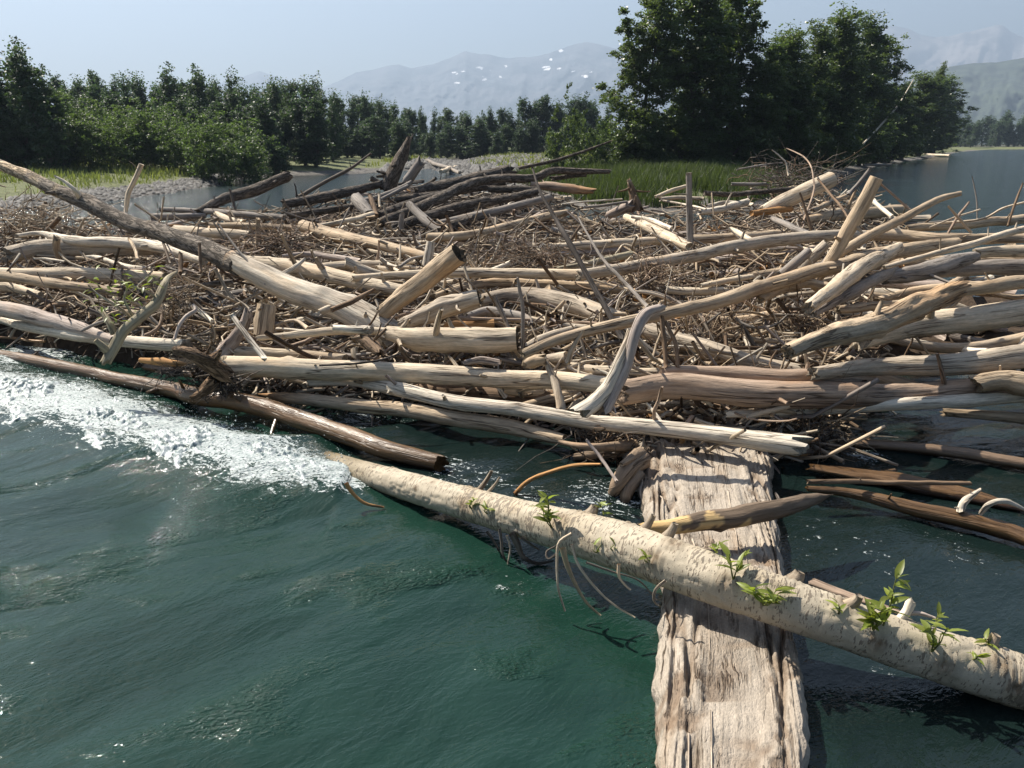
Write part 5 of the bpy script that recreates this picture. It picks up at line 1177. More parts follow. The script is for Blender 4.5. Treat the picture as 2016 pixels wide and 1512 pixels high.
# ------------------------------------------------------------------ hero: pale poplar log with shoots
def poplar():
    px = [(520, 868), (580, 888), (640, 911), (777, 950), (955, 1001), (1080, 1035), (1204, 1070), (1330, 1112), (1450, 1155), (1573, 1198), (1700, 1242), (1811, 1279), (1970, 1330), (2150, 1392), (2400, 1478), (2900, 1650)]
    zz = [-0.34, -0.24, -0.09, 0.10, 0.22, 0.30, 0.36, 0.41, 0.41, 0.36, 0.29, 0.22, 0.12, 0.02, -0.04, -0.16]
    wd = [40, 44, 48, 54, 69, 82, 95, 98, 98, 97, 98, 100, 106, 112, 118, 130]
    P = np.array([G(x, y, z) for (x, y), z in zip(px, zz)])
    rad = np.array([w * (p[1] * CP - (p[2] - CAM_H) * SP) / FPX / 2 for w, p in zip(wd, P)])
    n, nr = 620, 72
    C = spline(P, n)
    ss = np.linspace(0, 1, n)
    seg = np.concatenate([[0], np.cumsum(np.linalg.norm(np.diff(P, axis=0), axis=1))]); seg /= seg[-1]
    rad = np.interp(ss, seg, rad)
    V, g, T, A, B, s = log_surface(C, rad, nr, 4.2, 0.05, (0, 0), 1.0, 0)
    S = s[:, None] * np.ones((1, nr)); th = (np.linspace(0, 2 * math.pi, nr, endpoint=False) - math.pi / 2)[None, :] * np.ones((n, 1))
    scar = np.zeros((n, nr)); disp = np.zeros((n, nr))
    def near(px_, py_):
        q = np.array([1008 + FPX * C[:, 0] / (C[:, 1] * CP - (C[:, 2] - CAM_H) * SP)]).ravel()
        return int(np.argmin(np.abs(q - px_)))
    r_ = np.random.default_rng(99)
    kn = []
    for (px_, ang, sz) in [(770, 1.2, 0.6), (840, 2.6, 0.45), (920, 1.0, 0.8), (935, 2.7, 0.7), (1120, 2.2, 0.9), (1140, 1.1, 1.0), (1310, 2.6, 0.9), (1330, 1.7, 0.9), (1440, 2.5, 0.8), (1545, 0.9, 0.9), (1650, 1.6, 0.9), (1715, 2.9, 0.8),
                           (1780, 0.8, 0.8), (1840, 2.9, 0.9), (1930, 1.2, 1.0), (1945, 2.2, 1.0), (1980, 2.9, 0.9), (860, 1.9, 0.4), (1230, 1.2, 0.5)]:
        i = near(px_, 0); ang = math.pi - ang; sz *= 0.8
        da = np.angle(np.exp(1j * (th - ang)))
        ds = (S - s[i]) / (rad[i] * 0.55 * sz)
        q = ds ** 2 + (da / (0.5 * sz)) ** 2
        scar = np.maximum(scar, np.exp(-q * 0.9) * 1.1)
        disp += rad[i] * (0.13 * sz * np.exp(-q) - 0.18 * sz * np.exp(-q * 9))
        # transverse wrinkles either side of the knot
        disp += rad[i] * 0.05 * np.sin(ds * 9) * np.exp(-q * 0.4)
    disp += 0.010 * (fbm(np.cos(th) * 2, np.sin(th) * 2, S * 7, 4) - 0.5)
    disp -= 0.008 * np.clip(1 - np.abs(fbm(np.cos(th) * 1.2 + 8, np.sin(th) * 1.2, S * 6.5, 3) - 0.5) * 22, 0, 1)
    nd = A[:, None, :] * np.cos(th)[..., None] + B[:, None, :] * np.sin(th)[..., None]
    V = V + nd * disp[..., None]
    tint = np.tile(np.array([0.46, 0.395, 0.295]), (n * nr, 1))
    Vf = V.reshape(-1, 3)
    sx = np.repeat(ss, nr)
    i0 = near(640, 0) / n; i1 = near(760, 0) / n
    w = np.clip((i1 - sx) / (i1 - i0) + (fbm(Vf[:, 0] * 6, Vf[:, 1] * 6, Vf[:, 2] * 6, 3) - 0.5) * 0.9, 0, 1)[:, None]
    tint = tint * (1 - w) + np.array([0.13, 0.095, 0.04]) * w
    under = np.clip((0.07 - Vf[:, 2]) / 0.08, 0, 1)[:, None]
    tint = tint * (1 - under) + tint * np.array([0.35, 0.3, 0.22]) * under
    org = C[n // 2].copy()
    o = obj('poplar_log', mesh_np('poplar_log', Vf - org, grid_faces(n, nr, True), grain=g.reshape(-1, 3), tint=tint, extra={'scar': np.clip(scar.ravel(), 0, 1)}, mat=M['poplar']), loc=org)
    tag(o, 'long pale-barked poplar log sprouting green shoots, lying over the grey slab', 'log')
    def surf(px_, ang):
        i = near(px_, 0)
        return C[i] + (A[i] * math.cos(ang) + B[i] * math.sin(ang)) * rad[i], i
    # branch collars and broken stubs
    for (px_, ang, L, r0) in [(935, 1.0, 0.16, 0.02), (948, 0.85, 0.13, 0.012), (1305, 1.15, 0.08, 0.035), (1150, 1.0, 0.05, 0.045), (1550, 0.9, 0.05, 0.05), (1660, 1.6, 0.05, 0.04), (1930, 1.3, 0.05, 0.045), (700, 3.0, 0.1, 0.02), (1255, 1.0, 0.09, 0.03)]:
        ang = math.pi - ang
        p, i = surf(px_, ang)
        d = A[i] * math.cos(ang) + B[i] * math.sin(ang) + T[i] * 0.5; d /= np.linalg.norm(d)
        TWIG(o, org, np.array([p - d * 0.04, p + d * L * 0.5, p + d * L + np.array([0, 0, 0.02])]), r0 * 1.2, r0 * 0.6, (0.33, 0.27, 0.2), 'branch_stub')
    # dead twigs trailing below into the water
    def q(x, y, d): return D(*tp('B', x, y), d)
    for pts, d0, r0, r1, cc in [([(1010, 470), (1040, 510), (1078, 578)], 6.0, 0.012, 0.008, 'bark'), ([(1080, 455), (1090, 520), (1100, 600), (1150, 672), (1270, 730)], 5.9, 0.012, 0.005, 'bark'),
                                ([(1150, 480), (1180, 540), (1210, 610), (1290, 645), (1380, 630)], 5.85, 0.028, 0.008, 'bark'), ([(1120, 490), (1140, 560), (1125, 650)], 5.85, 0.009, 0.006, 'grey'),
                                ([(1200, 500), (1260, 545), (1300, 570)], 5.8, 0.012, 0.006, 'bark'), ([(1480, 480), (1410, 530), (1398, 640), (1405, 780), (1443, 910)], 5.1, 0.010, 0.006, 'pale'),
                                ([(1430, 560), (1450, 640), (1490, 740), (1560, 860), (1640, 935)], 5.05, 0.020, 0.006, 'green'), ([(1480, 540), (1520, 660), (1620, 790), (1720, 880), (1830, 945)], 5.0, 0.010, 0.005, 'pale'),
                                ([(1400, 590), (1350, 620), (1340, 580), (1390, 550)], 5.2, 0.008, 0.005, 'bark'), ([(1740, 650), (1742, 715), (1770, 760), (1805, 792)], 4.95, 0.011, 0.006, 'pale'),
                                ([(1560, 640), (1700, 690), (1850, 740), (1950, 850)], 4.95, 0.008, 0.004, 'bark'), ([(2000, 740), (1945, 790), (1935, 850), (1960, 880)], 4.75, 0.010, 0.006, 'grey'),
                                ([(230, 200), (260, 250), (330, 310), (440, 335)], 6.7, 0.020, 0.010, 'orange')]:
        TWIG(o, org, np.array([q(x, y, d0 - 0.12 + 0.02 * k) for k, (x, y) in enumerate(pts)]), r0, r1, cc, 'trailing_twig')
    # leafy shoots
    for (px_, ang, hpx, nst, nlf, spread) in [(1113, 2.75, 75, 3, 16, 0.35), (1168, 0.6, 40, 1, 6, 0.2), (1302, 2.9, 26, 1, 4, 0.3), (1390, 0.75, 34, 2, 6, 0.5), (1452, 2.4, 62, 2, 9, 0.4), (1508, 2.95, 60, 5, 22, 0.75), (1640, 2.3, 28, 1, 4, 0.4),
                                              (1706, 2.5, 70, 5, 26, 0.5), (1722, 2.2, 150, 1, 12, 0.12), (1815, 2.6, 78, 3, 12, 0.4), (1838, 0.7, 40, 2, 6, 0.4), (1925, 1.5, 22, 2, 5, 0.5), (1890, 2.4, 22, 1, 4, 0.4), (952, 2.9, 30, 2, 6, 0.4), (985, 2.9, 20, 1, 4, 0.4), (1205, 3.2, 32, 2, 5, 0.4), (1235, 2.9, 18, 1, 3, 0.3)]:
        ang = math.pi - ang
        p, i = surf(px_, ang)
        dep = p[1] * CP - (p[2] - CAM_H) * SP
        H = hpx * dep / FPX
        sh = None
        for k in range(nst):
            out = A[i] * math.cos(ang) + B[i] * math.sin(ang)
            d = np.array([0, 0, 1.0]) + out * 0.25 + r_.normal(0, spread, 3) * np.array([1, 0.7, 0.2]); d /= np.linalg.norm(d)
            hl = H * r_.uniform(0.6, 1.0)
            sp = np.array([p - out * 0.01, p + d * hl * 0.4 + out * 0.02, p + d * hl * 0.75, p + d * hl])
            if sh is None:
                sh = TWIG(o, org, sp, 0.006, 0.002, (0.17, 0.19, 0.06), 'leafy_shoot')
            else:
                TWIG(sh, org, sp, 0.005, 0.002, (0.17, 0.19, 0.06), 'stem')
            for q_ in range(max(2, int(1.5 * nlf) // nst)):
                u = r_.uniform(0.25, 1.0)
                b = sp[0] * (1 - u) + sp[3] * u
                az = r_.uniform(0, 6.28)
                ld = np.array([math.cos(az), math.sin(az), r_.uniform(0.2, 1.2)]); ld /= np.linalg.norm(ld)
                L = r_.uniform(0.05, 0.115) * (1.15 if hpx > 50 else 0.75)
                leaf(b, ld, L, sh, org, r_)
    return o
def leaf(b, ld, L, parent, org, r_):
    side = np.cross(ld, np.array([0, 0, 1.0]) + r_.normal(0, 0.3, 3)); side /= np.linalg.norm(side) + 1e-9
    nrm = np.cross(side, ld)
    us = np.array([0.0, 0.12, 0.35, 0.6, 0.82, 1.0]); wsv = np.array([0.01, 0.09, 0.155, 0.14, 0.08, 0.0])
    V = []
    for u, w in zip(us, wsv):
        c = b + ld * L * u - nrm * L * 0.25 * u * u
        V += [c - side * w * L + nrm * w * L * 0.35, c, c + side * w * L + nrm * w * L * 0.35]
    o = obj('leaf', mesh_np('leaf', np.array(V) - org, grid_faces(6, 3), smooth=True, extra={'shade': np.full(18, r_.random())}, mat=M['leaf_new']), parent)
    return o
POP = poplar()
# leaves on the greenish forked branch
r_ = np.random.default_rng(55)
GB, gorg = GREEN_BRANCH
for (x, y, d, nn, spr) in leaf_spots4:
    c = on4(x, y, d)
    for k in range(nn):
        az = r_.uniform(0, 6.28); ld = np.array([math.cos(az), math.sin(az), r_.uniform(-0.6, 0.4)]); ld /= np.linalg.norm(ld)
        leaf(c + r_.normal(0, spr * 0.5, 3) * np.array([1, 1, 0.8]), ld, r_.uniform(0.07, 0.13), GB, gorg, r_)

# ------------------------------------------------------------------ hero: broad rotten grey slab
def slab():
    zt = 0.17
    L = [(1230, 868), (1240, 890), (1265, 960), (1287, 1050), (1300, 1120), (1305, 1180), (1302, 1350), (1296, 1512), (1285, 1800), (1270, 2300)]
    Rr = [(1522, 868), (1525, 890), (1530, 980), (1545, 1080), (1555, 1150), (1564, 1200), (1578, 1330), (1590, 1512), (1615, 1800), (1680, 2300)]
    Lw = np.array([G(x, y, zt) for x, y in L]); Rw = np.array([G(x, y, zt) for x, y in Rr])
    C0 = (Lw + Rw) / 2; hw = np.linalg.norm(Rw - Lw, axis=1) / 2
    n, nr = 560, 190
    seg = np.concatenate([[0], np.cumsum(np.linalg.norm(np.diff(C0, axis=0), axis=1))])
    s = np.linspace(0, seg[-1], n)
    C = np.stack([np.interp(s, seg, C0[:, k]) for k in range(3)], 1); a = np.interp(s, seg, hw)
    C[:, 2] -= 0.16
    th = np.linspace(0, 2 * math.pi, nr, endpoint=False)
    ct, st = np.cos(th), np.sin(th)
    e = 0.3
    cx = np.sign(ct) * np.abs(ct) ** e; cz = np.sign(st) * np.abs(st) ** e
    Xl = a[:, None] * cx[None]; Zl = 0.17 * cz[None] * np.ones((n, 1))
    S = s[:, None] * np.ones((1, nr))
    up = np.clip(cz, 0, 1)[None]; side = np.clip(np.abs(cx) - 0.86, 0, 1)[None] / 0.14
    U = Xl
    big = fbm(U * 4 + 3, S * 0.55, 1.0, 3) - 0.5
    f = fbm(U * 24 + 5 + 0.8 * big, S * 0.55, 2.0, 4)
    ridge = np.abs(f - 0.5) * 2
    fine = fbm(U * 62, S * 1.5, 4.0, 4) - 0.5
    crumb = fbm(U * 26, S * 17, 7.0, 4) - 0.5
    pits = np.clip(fbm(U * 9, S * 6, 12.0, 3) - 0.62, 0, 1)
    groove = np.clip(1 - np.abs(fbm(U * 7 + 2, S * 0.45, 9.0, 3) - 0.5) * 18, 0, 1)
    dz = up * (0.05 * big + 0.05 * np.clip(ridge, 0, 0.5) + 0.05 * fine + 0.014 * crumb - 0.10 * pits - 0.05 * groove)
    edge = (fbm(S * 2.0, np.sign(cx)[None] * 3.0, 5.0, 4) - 0.5) * 0.07 + (fbm(S * 11, np.sign(cx)[None] * 3.0, Zl * 12, 3) - 0.5) * 0.05
    # rounded, crumbling shoulders
    dz = dz - up * 0.06 * side ** 2
    V = np.stack([C[:, 0:1] + Xl + edge * np.sign(cx)[None] * side + 0.012 * fine, C[:, 1:2] + 0 * Xl, C[:, 2:3] + Zl + dz], -1)
    g = np.stack([Xl, Zl + dz, S], -1).reshape(-1, 3)
    Vf = V.reshape(-1, 3)
    t = np.tile(np.array([0.41, 0.355, 0.29]), (len(Vf), 1))
    low_mix = np.clip((pits * 6 + groove * 0.8 + np.clip(-big, 0, 1) * 0.8) * up, 0, 0.8).ravel()[:, None]
    t = t * (1 - low_mix) + np.array([0.21, 0.155, 0.11]) * low_mix  # browner in pits, grooves and low stretches of the top
    t[Vf[:, 2] < 0.05] *= 0.4
    org = np.array([C[200, 0], C[200, 1], 0])
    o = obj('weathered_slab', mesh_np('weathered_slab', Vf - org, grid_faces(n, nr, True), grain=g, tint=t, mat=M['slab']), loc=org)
    tag(o, 'broad rotten grey slab log with deep grooves leading into the jam under the poplar', 'log')
    # long loose splinters lying in the grooves
    r_ = np.random.default_rng(8)
    for k in range(16):
        i = int(r_.uniform(10, n - 130)); u = r_.uniform(-0.85, 0.85)
        j = min(n - 1, i + int(r_.uniform(25, 90)))
        ci = np.argmin(np.abs(cx - u) + (st < 0) * 9)
        idx = np.linspace(i, j, 5).astype(int)
        P = V[idx, ci] + np.array([0, 0, 0.004])
        TWIG(o, org, P, r_.uniform(0.004, 0.009), 0.002, (0.5, 0.42, 0.33), 'splinter')
    # flared roots at the far end
    for (pts, r0, r1) in [([(1262, 905, 0.2), (1235, 925, 0.22), (1215, 955, 0.12), (1205, 985, -0.05)], 0.10, 0.05), ([(1255, 935, 0.15), (1236, 965, 0.08), (1228, 1000, -0.05)], 0.08, 0.04), ([(1260, 893, 0.25), (1238, 905, 0.3), (1222, 915, 0.3)], 0.07, 0.02),
                          ([(1245, 880, 0.1), (1190, 890, 0.1), (1130, 900, 0.02)], 0.10, 0.04), ([(1250, 878, 0.15), (1160, 880, 0.25), (1100, 870, 0.22)], 0.06, 0.02)]:
        TWIG(o, org, np.array([G(x, y, z) for x, y, z in pts]), r0, r1, (0.3, 0.22, 0.15), 'root')
    return o
slab()
LOG('C', [(120, 322), (250, 318), (420, 288), (600, 265), (800, 225), (950, 185), (1070, 155)], (60, 84, 100, 108, 96, 70, 22), ('z', 0.36, 0.38, 0.42, 0.42), 'bark', 'short peeling brown log lying over the slab behind the poplar', 'peeling_log', rough=0.12, stubs=1, ends=('jag', 'point'),
    tintfn=lambda s, V, t: np.where(((s < 0.5) & (fbm(V[:, 0] * 7, V[:, 1] * 7, V[:, 2] * 7, 3) > 0.52))[:, None], np.array([0.6, 0.42, 0.2]), np.array([0.17, 0.125, 0.088]) * np.ones_like(t)))
# ------------------------------------------------------------------ matted debris under the logs
JAM = [(-650, 455), (0, 440), (100, 425), (250, 430), (400, 420), (560, 392), (700, 372), (830, 352), (1000, 345), (1080, 356), (1120, 385), (1200, 408), (1400, 404), (1500, 384), (1560, 360), (1640, 358), (1720, 385), (1790, 430), (1860, 475), (2250, 495), (2250, 690),
       (1800, 720), (1660, 750), (1680, 800), (1660, 850), (1560, 880), (1400, 885), (1290, 880), (1240, 840), (1150, 800), (1000, 775), (760, 760), (560, 750), (440, 728), (400, 690), (330, 655), (120, 622), (0, 602), (-650, 580)]
JP = np.array(JAM, float)
def in_jam(px, py):
    return sdist(np.atleast_2d(np.array([px, py], float)), JAM)
def build_mat():
    pxs = np.arange(-700, 2300, 13.0); pys = np.concatenate([np.arange(330, 480, 4.0), np.arange(480, 900, 8.0)])
    X, Y = np.meshgrid(pxs, pys, indexing='ij')
    d = sdist(np.stack([X.ravel(), Y.ravel()], 1), JAM).reshape(X.shape)
    V = np.zeros(X.shape + (3,))
    for i in range(len(pxs)):
        for j in range(len(pys)):
            V[i, j] = G(pxs[i], pys[j], Zs(pxs[i], pys[j]))
    rag = (fbm(V[..., 0] * 2.2, V[..., 1] * 2.2, 3.0, 4) - 0.5)
    V[..., 2] += -0.36 + 0.5 * rag - 0.45 * np.clip((X - 1640) / 120, 0, 1) - 0.03 * np.clip(14 - d, 0, 60) * np.clip(V[..., 1] / 12, 0.6, 2)
    keep = (d > -40)
    F = grid_faces(len(pxs), len(pys))
    F = F[keep.ravel()[F].all(1)]
    o = obj('debris_mat', mesh_np('debris_mat', V.reshape(-1, 3), F[:, ::-1], mat=M['mat']))
    tag(o, 'matted brown twigs and silt packed between the logs', 'debris', kind='stuff')
build_mat()
# ------------------------------------------------------------------ sticks
RS = np.random.default_rng(77)
def sample_jam(n, power):
    out = []
    while len(out) < n:
        px = RS.uniform(-420, 1800, 4600)[:4000]; py = RS.uniform(335, 890, 4000)
        d = sdist(np.stack([px, py], 1), JAM)
        dep = np.array([(CAM_H - Zs(a, b)) / max(1e-3, SP - CP * (756 - b) / FPX) for a, b in zip(px, py)])
        k = (d > 3) & ((px < 1660) | (py < 470) | (RS.random(4000) < 0.12)) & (RS.random(4000) < (dep / 34) ** power)
        out += list(zip(px[k], py[k], dep[k]))
    return out[:n]
def stick_geo(c, az, tilt, L, r, nr, ns, bend, seed):
    d = np.array([math.cos(az) * math.cos(tilt), math.sin(az) * math.cos(tilt), math.sin(tilt)])
    p = np.array([-math.sin(az), math.cos(az), 0]); u = np.cross(d, p)
    k = np.linspace(-0.5, 0.5, ns)
    b1, b2 = RS.normal(0, bend, 2) * L
    C = c + d * (k * L)[:, None] + p * (b1 * (k * k * 4) + 0.25 * b2 * np.sin(k * 9 + seed))[:, None] + u * (b2 * (k * k * 4))[:, None]
    return C, r * np.linspace(1.0, 0.55, ns)
PAL = ['pale', 'pale', 'tan', 'tan', 'grey', 'lilac', 'white', 'ash', 'brown', 'brown', 'red']
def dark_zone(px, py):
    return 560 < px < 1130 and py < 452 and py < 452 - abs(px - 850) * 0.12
# individually countable logs that fill the gaps between the traced ones
SIDE = [(RS.uniform(1680, 2120), RS.uniform(490, 700), 0) for _ in range(34)]
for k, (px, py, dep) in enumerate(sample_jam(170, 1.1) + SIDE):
    dz = RS.uniform(-0.30, -0.04) if k < 170 else RS.uniform(-0.55, -0.25)
    c = G(px, py, Zs(px, py) + dz)
    L = RS.uniform(0.8, 2.6) * (1 if k < 170 else 1.4); r = RS.uniform(0.035, 0.11) * (1 if k < 170 else 1.3)
    az = RS.normal(0, 0.5) + (math.pi if RS.random() < 0.5 else 0)
    C, rad = stick_geo(c, az, RS.normal(0, 0.09), L, r, 9, 14, 0.075, k)
    seedc[0] += 1
    V, g, T, A, B, s = log_surface(C, rad, 10, seedc[0] * 0.9, 0.13, (0.6, 0.6), 1, 2)
    Vf = V.reshape(-1, 3)
    nV = len(Vf)
    Vall = np.vstack([Vf, C[0][None], C[-1][None]])
    a = np.arange(10); b = (a + 1) % 10
    caps = np.vstack([np.stack([b, a, np.full(10, nV)], 1), np.stack([nV - 10 + a, nV - 10 + b, np.full(10, nV + 1)], 1)])
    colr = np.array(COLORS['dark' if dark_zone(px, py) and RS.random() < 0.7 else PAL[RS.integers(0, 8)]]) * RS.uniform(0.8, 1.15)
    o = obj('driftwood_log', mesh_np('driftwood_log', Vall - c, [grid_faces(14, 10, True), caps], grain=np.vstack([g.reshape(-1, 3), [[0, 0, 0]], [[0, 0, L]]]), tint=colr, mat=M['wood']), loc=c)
    cw = 'dark' if colr.max() < 0.16 else ('bleached' if colr[0] > 0.52 else ('tan' if colr[0] / colr[2] > 1.75 else 'grey'))
    ln = 'long' if L > 1.8 else 'short'
    tag(o, f'{ln} {cw} driftwood log half buried in the twigs between larger logs', 'log', f'{ln} {cw} logs half buried in the jam')
# individually countable sticks on top
for k, (px, py, dep) in enumerate(sample_jam(280, 1.0)):
    dz = RS.uniform(-0.02, 0.14)
    c = G(px, py, Zs(px, py) + dz)
    upright = RS.random() < 0.14
    L = RS.uniform(0.35, 1.25) * (0.7 if upright else 1); r = RS.uniform(0.010, 0.032)
    az = RS.uniform(0, 6.28); tilt = RS.uniform(0.6, 1.4) if upright else RS.normal(0.03, 0.16)
    C, rad = stick_geo(c, az, tilt, L, r, 6, 9, 0.15, k)
    seedc[0] += 1
    V, g, T, A, B, s = log_surface(C, rad, 6, seedc[0] * 0.9, 0.15, (0, 0), 1, 1)
    Vf = V.reshape(-1, 3); nV = len(Vf)
    a = np.arange(6); b = (a + 1) % 6
    caps = np.vstack([np.stack([b, a, np.full(6, nV)], 1), np.stack([nV - 6 + a, nV - 6 + b, np.full(6, nV + 1)], 1)])
    colr = np.array(COLORS[PAL[RS.integers(0, len(PAL))]]) * RS.uniform(0.85, 1.15)
    o = obj('driftwood_stick', mesh_np('driftwood_stick', np.vstack([Vf, C[0][None], C[-1][None]]) - c, [grid_faces(9, 6, True), caps], grain=np.vstack([g.reshape(-1, 3), [[0, 0, 0]], [[0, 0, L]]]), tint=colr, mat=M['wood']), loc=c)
    cw = 'dark brown' if colr[0] < 0.25 else ('bleached' if colr[0] > 0.52 else ('tan' if colr[0] / colr[2] > 1.75 else 'grey'))
    if upright: tag(o, f'thin {cw} stick poking up out of the log jam debris', 'stick', f'{cw} sticks poking up from the jam')
    else:
        sz = 'stout' if r > 0.022 else 'thin'
        tag(o, f'loose {sz} {cw} stick lying on top of the log jam', 'stick', f'{sz} {cw} sticks lying on the jam')
# the uncountable rest
def stick_mass(name, samples, dzr, Lr, rr, label, cols, tiltsd=0.25, upfrac=0.05, centre=None):
    parts, gr, ti = [], [], []
    for k, item in enumerate(samples):
        if centre is None:
            px, py, dep = item
            c = G(px, py, Zs(px, py)) + np.array([0, 0, RS.uniform(*dzr)])
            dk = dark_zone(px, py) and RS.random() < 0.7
        else:
            c = item; dk = False
        L = RS.uniform(*Lr) * (0.5 + RS.random()); r = RS.uniform(*rr)
        az = RS.uniform(0, 6.28) if RS.random() < 0.6 else RS.normal(0, 0.35)
        tilt = RS.uniform(0.5, 1.4) if RS.random() < upfrac else RS.normal(0, tiltsd)
        C, rad = stick_geo(c, az, tilt, L, r, 5, 5, 0.2, k)
        V, F = tube_np(C, rad, 5)
        parts.append((V, F))
        th = np.tile(np.linspace(0, 6.28, 5, endpoint=False), 5); sl = np.repeat(np.linspace(0, L, 5), 5)
        off = RS.uniform(0, 20)
        gr.append(np.stack([np.cos(th) * r + off, np.sin(th) * r, sl + off], 1))
        cc = np.array(COLORS['dark' if dk else cols[RS.integers(0, len(cols))]]) * RS.uniform(0.45, 1.1)
        ti.append(np.tile(cc, (25, 1)))
    V, F = join(parts)
    o = obj(name, mesh_np(name, V, F, grain=np.concatenate(gr), tint=np.concatenate(ti), mat=M['wood']))
    tag(o, label, 'debris', kind='stuff')
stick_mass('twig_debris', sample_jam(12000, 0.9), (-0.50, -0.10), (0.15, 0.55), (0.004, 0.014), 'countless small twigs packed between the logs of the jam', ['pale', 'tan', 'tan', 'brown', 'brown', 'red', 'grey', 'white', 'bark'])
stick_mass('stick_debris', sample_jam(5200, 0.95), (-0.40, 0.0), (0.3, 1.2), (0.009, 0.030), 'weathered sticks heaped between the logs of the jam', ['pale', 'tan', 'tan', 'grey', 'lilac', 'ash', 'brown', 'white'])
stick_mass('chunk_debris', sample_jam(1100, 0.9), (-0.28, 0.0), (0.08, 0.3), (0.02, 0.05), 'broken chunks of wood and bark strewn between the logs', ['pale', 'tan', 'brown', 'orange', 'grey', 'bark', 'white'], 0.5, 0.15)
def tangle(name, px, py, d, R0, n, Lr, rr, cols, label, cat, flat=0.7):
    c = D(px, py, d)
    parts, gr, ti = [], [], []
    n = int(n * 0.6)
    for k in range(n):
        q = RS.normal(0, 0.55, 3) * R0 * np.array([1, 0.8, flat])
        dr = 0.35 * q / (np.linalg.norm(q) + 1e-6) + RS.normal(0, 0.7, 3) * np.array([1, 1, 0.7 if flat > 0.45 else 0.3]); dr /= np.linalg.norm(dr)
        L = RS.uniform(*Lr); r = RS.uniform(*rr)
        kk = np.linspace(0, 1, 6)[:, None]
        C = c + q * 0.8 + dr * L * (kk - 0.3) + RS.normal(0, 0.45, 3) * L * kk ** 2 + RS.normal(0, 0.04, (6, 3)) * L
        V, F = tube_np(C, r * np.linspace(1, 0.3, 6), 4)
        parts.append((V, F)); gr.append(np.stack([V[:, 0] * 0 + k, V[:, 1], np.repeat(np.linspace(0, L, 6), 4)], 1))
        ti.append(np.tile(np.array(COLORS[cols[RS.integers(0, len(cols))]]) * RS.uniform(0.6, 1.1), (24, 1)))
    V, F = join(parts)
    o = obj(name, mesh_np(name, V - c, F, grain=np.concatenate(gr), tint=np.concatenate(ti), mat=M['wood']), loc=c)
    tag(o, label, cat)
BRN = ['brown', 'brown', 'bark', 'red', 'dark']
tangle('twig_tangle', 1052, 506, 13.2, 0.75, 420, (0.2, 0.6), (0.004, 0.010), BRN, 'dark bristling ball of fine twigs in the middle of the jam', 'twig tangle', 0.4)
tangle('root_tangle', 545, 480, 13.8, 0.6, 300, (0.2, 0.7), (0.005, 0.014), BRN, 'dark root tangle behind the peeled white butt', 'root tangle', 0.3)
tangle('root_tangle', 345, 735, 9.1, 0.24, 140, (0.1, 0.3), (0.003, 0.008), ['blackstick', 'dark'], 'wet black twigs trailing under the forked branch at the rapids', 'root tangle', 0.4)
tangle('root_tangle', 440, 757, 8.9, 0.22, 160, (0.1, 0.28), (0.005, 0.014), ['blackstick', 'dark'], 'black matted roots below the gnarled root stump', 'root tangle', 0.7)
tangle('brush_pile', 1560, 350, 24.5, 1.5, 460, (0.3, 1.1), (0.006, 0.018), ['bark', 'ash', 'brown', 'dark'], 'grey-brown brush pile heaped at the edge of the island', 'brush pile', 0.32)
tangle('root_tangle', 1400, 655, 9.6, 0.55, 320, (0.2, 0.6), (0.004, 0.012), ['brown', 'red', 'tan', 'bark'], 'brown rootlets hanging below the very long spar', 'root tangle', 0.6)
tangle('root_tangle', 1590, 640, 9.6, 0.30, 200, (0.2, 0.5), (0.003, 0.009), ['brown', 'red', 'tan'], 'frayed brown roots under the split half log', 'root tangle', 0.8)
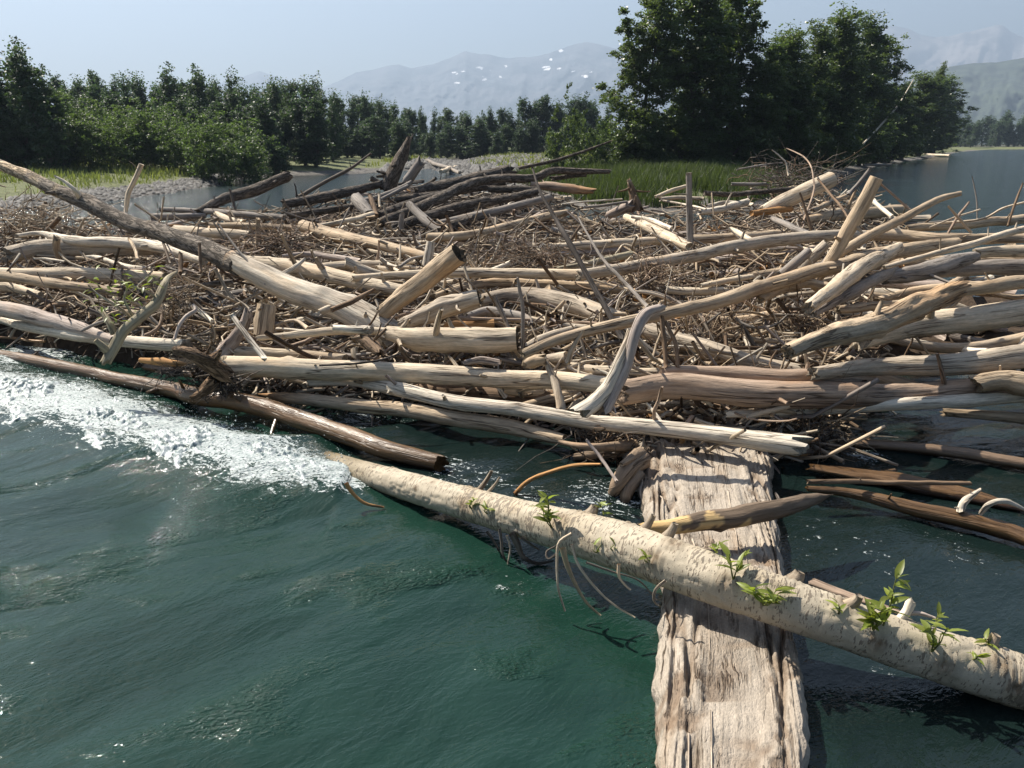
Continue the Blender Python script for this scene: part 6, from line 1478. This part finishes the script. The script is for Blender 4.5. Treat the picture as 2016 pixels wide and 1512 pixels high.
tangle('root_tangle', 1590, 850, 7.8, 0.36, 280, (0.15, 0.5), (0.004, 0.012), ['dark', 'brown', 'tan', 'bark'], 'dark twigs and needles matted at the end of the long cream log', 'root tangle', 0.6)
tangle('root_tangle', 1200, 880, 7.8, 0.35, 220, (0.15, 0.5), (0.004, 0.014), ['dark', 'bark', 'brown'], 'dark roots in the shade beside the head of the slab', 'root tangle', 0.7)
tangle('root_tangle', 1400, 800, 8.3, 0.42, 240, (0.15, 0.5), (0.004, 0.014), ['dark', 'bark', 'brown'], 'dark roots in the gap beside the foot of the forked snag', 'root tangle', 0.7)
tangle('root_tangle', 1285, 545, 11.2, 0.45, 260, (0.2, 0.6), (0.004, 0.010), ['brown', 'red', 'tan'], 'brown grassy root mat behind the very long spar', 'root tangle', 0.5)
tangle('root_tangle', 345, 590, 10.2, 0.30, 180, (0.15, 0.45), (0.004, 0.010), ['brown', 'bark', 'tan'], 'brown root clump behind the greenish forked branch', 'root tangle', 0.8)
tangle('root_tangle', 60, 440, 17.0, 1.1, 420, (0.3, 1.0), (0.006, 0.016), ['tan', 'grey', 'brown', 'pale'], 'bristling twigs at the upstream corner of the jam by the gnarled root knob', 'root tangle', 0.4)
# ------------------------------------------------------------------ smoky air
def haze():
    x0, x1, y0, y1, z0, z1 = -9500, 9500, -40, 8200, -3.0, 1420
    V = np.array([[x, y, z] for x in (x0, x1) for y in (y0, y1) for z in (z0, z1)], float)
    F = np.array([[0, 1, 3, 2], [4, 6, 7, 5], [0, 4, 5, 1], [2, 3, 7, 6], [0, 2, 6, 4], [1, 5, 7, 3]])
    m = bpy.data.materials.new('haze_air'); m.use_nodes = True
    nt = m.node_tree
    nt.nodes.remove(nt.nodes['Principled BSDF'])
    v = nt.nodes.new('ShaderNodeVolumePrincipled')
    v.inputs['Color'].default_value = (0.52, 0.665, 0.87, 1)
    v.inputs['Density'].default_value = HAZE_DENSITY
    v.inputs['Anisotropy'].default_value = 0.25
    nt.links.new(v.outputs[0], nt.nodes['Material Output'].inputs['Volume'])
    o = obj('haze', mesh_np('haze', V, F, smooth=False, mat=m))
    tag(o, kind='stuff')
HAZE_DENSITY = 2.2e-4
haze()
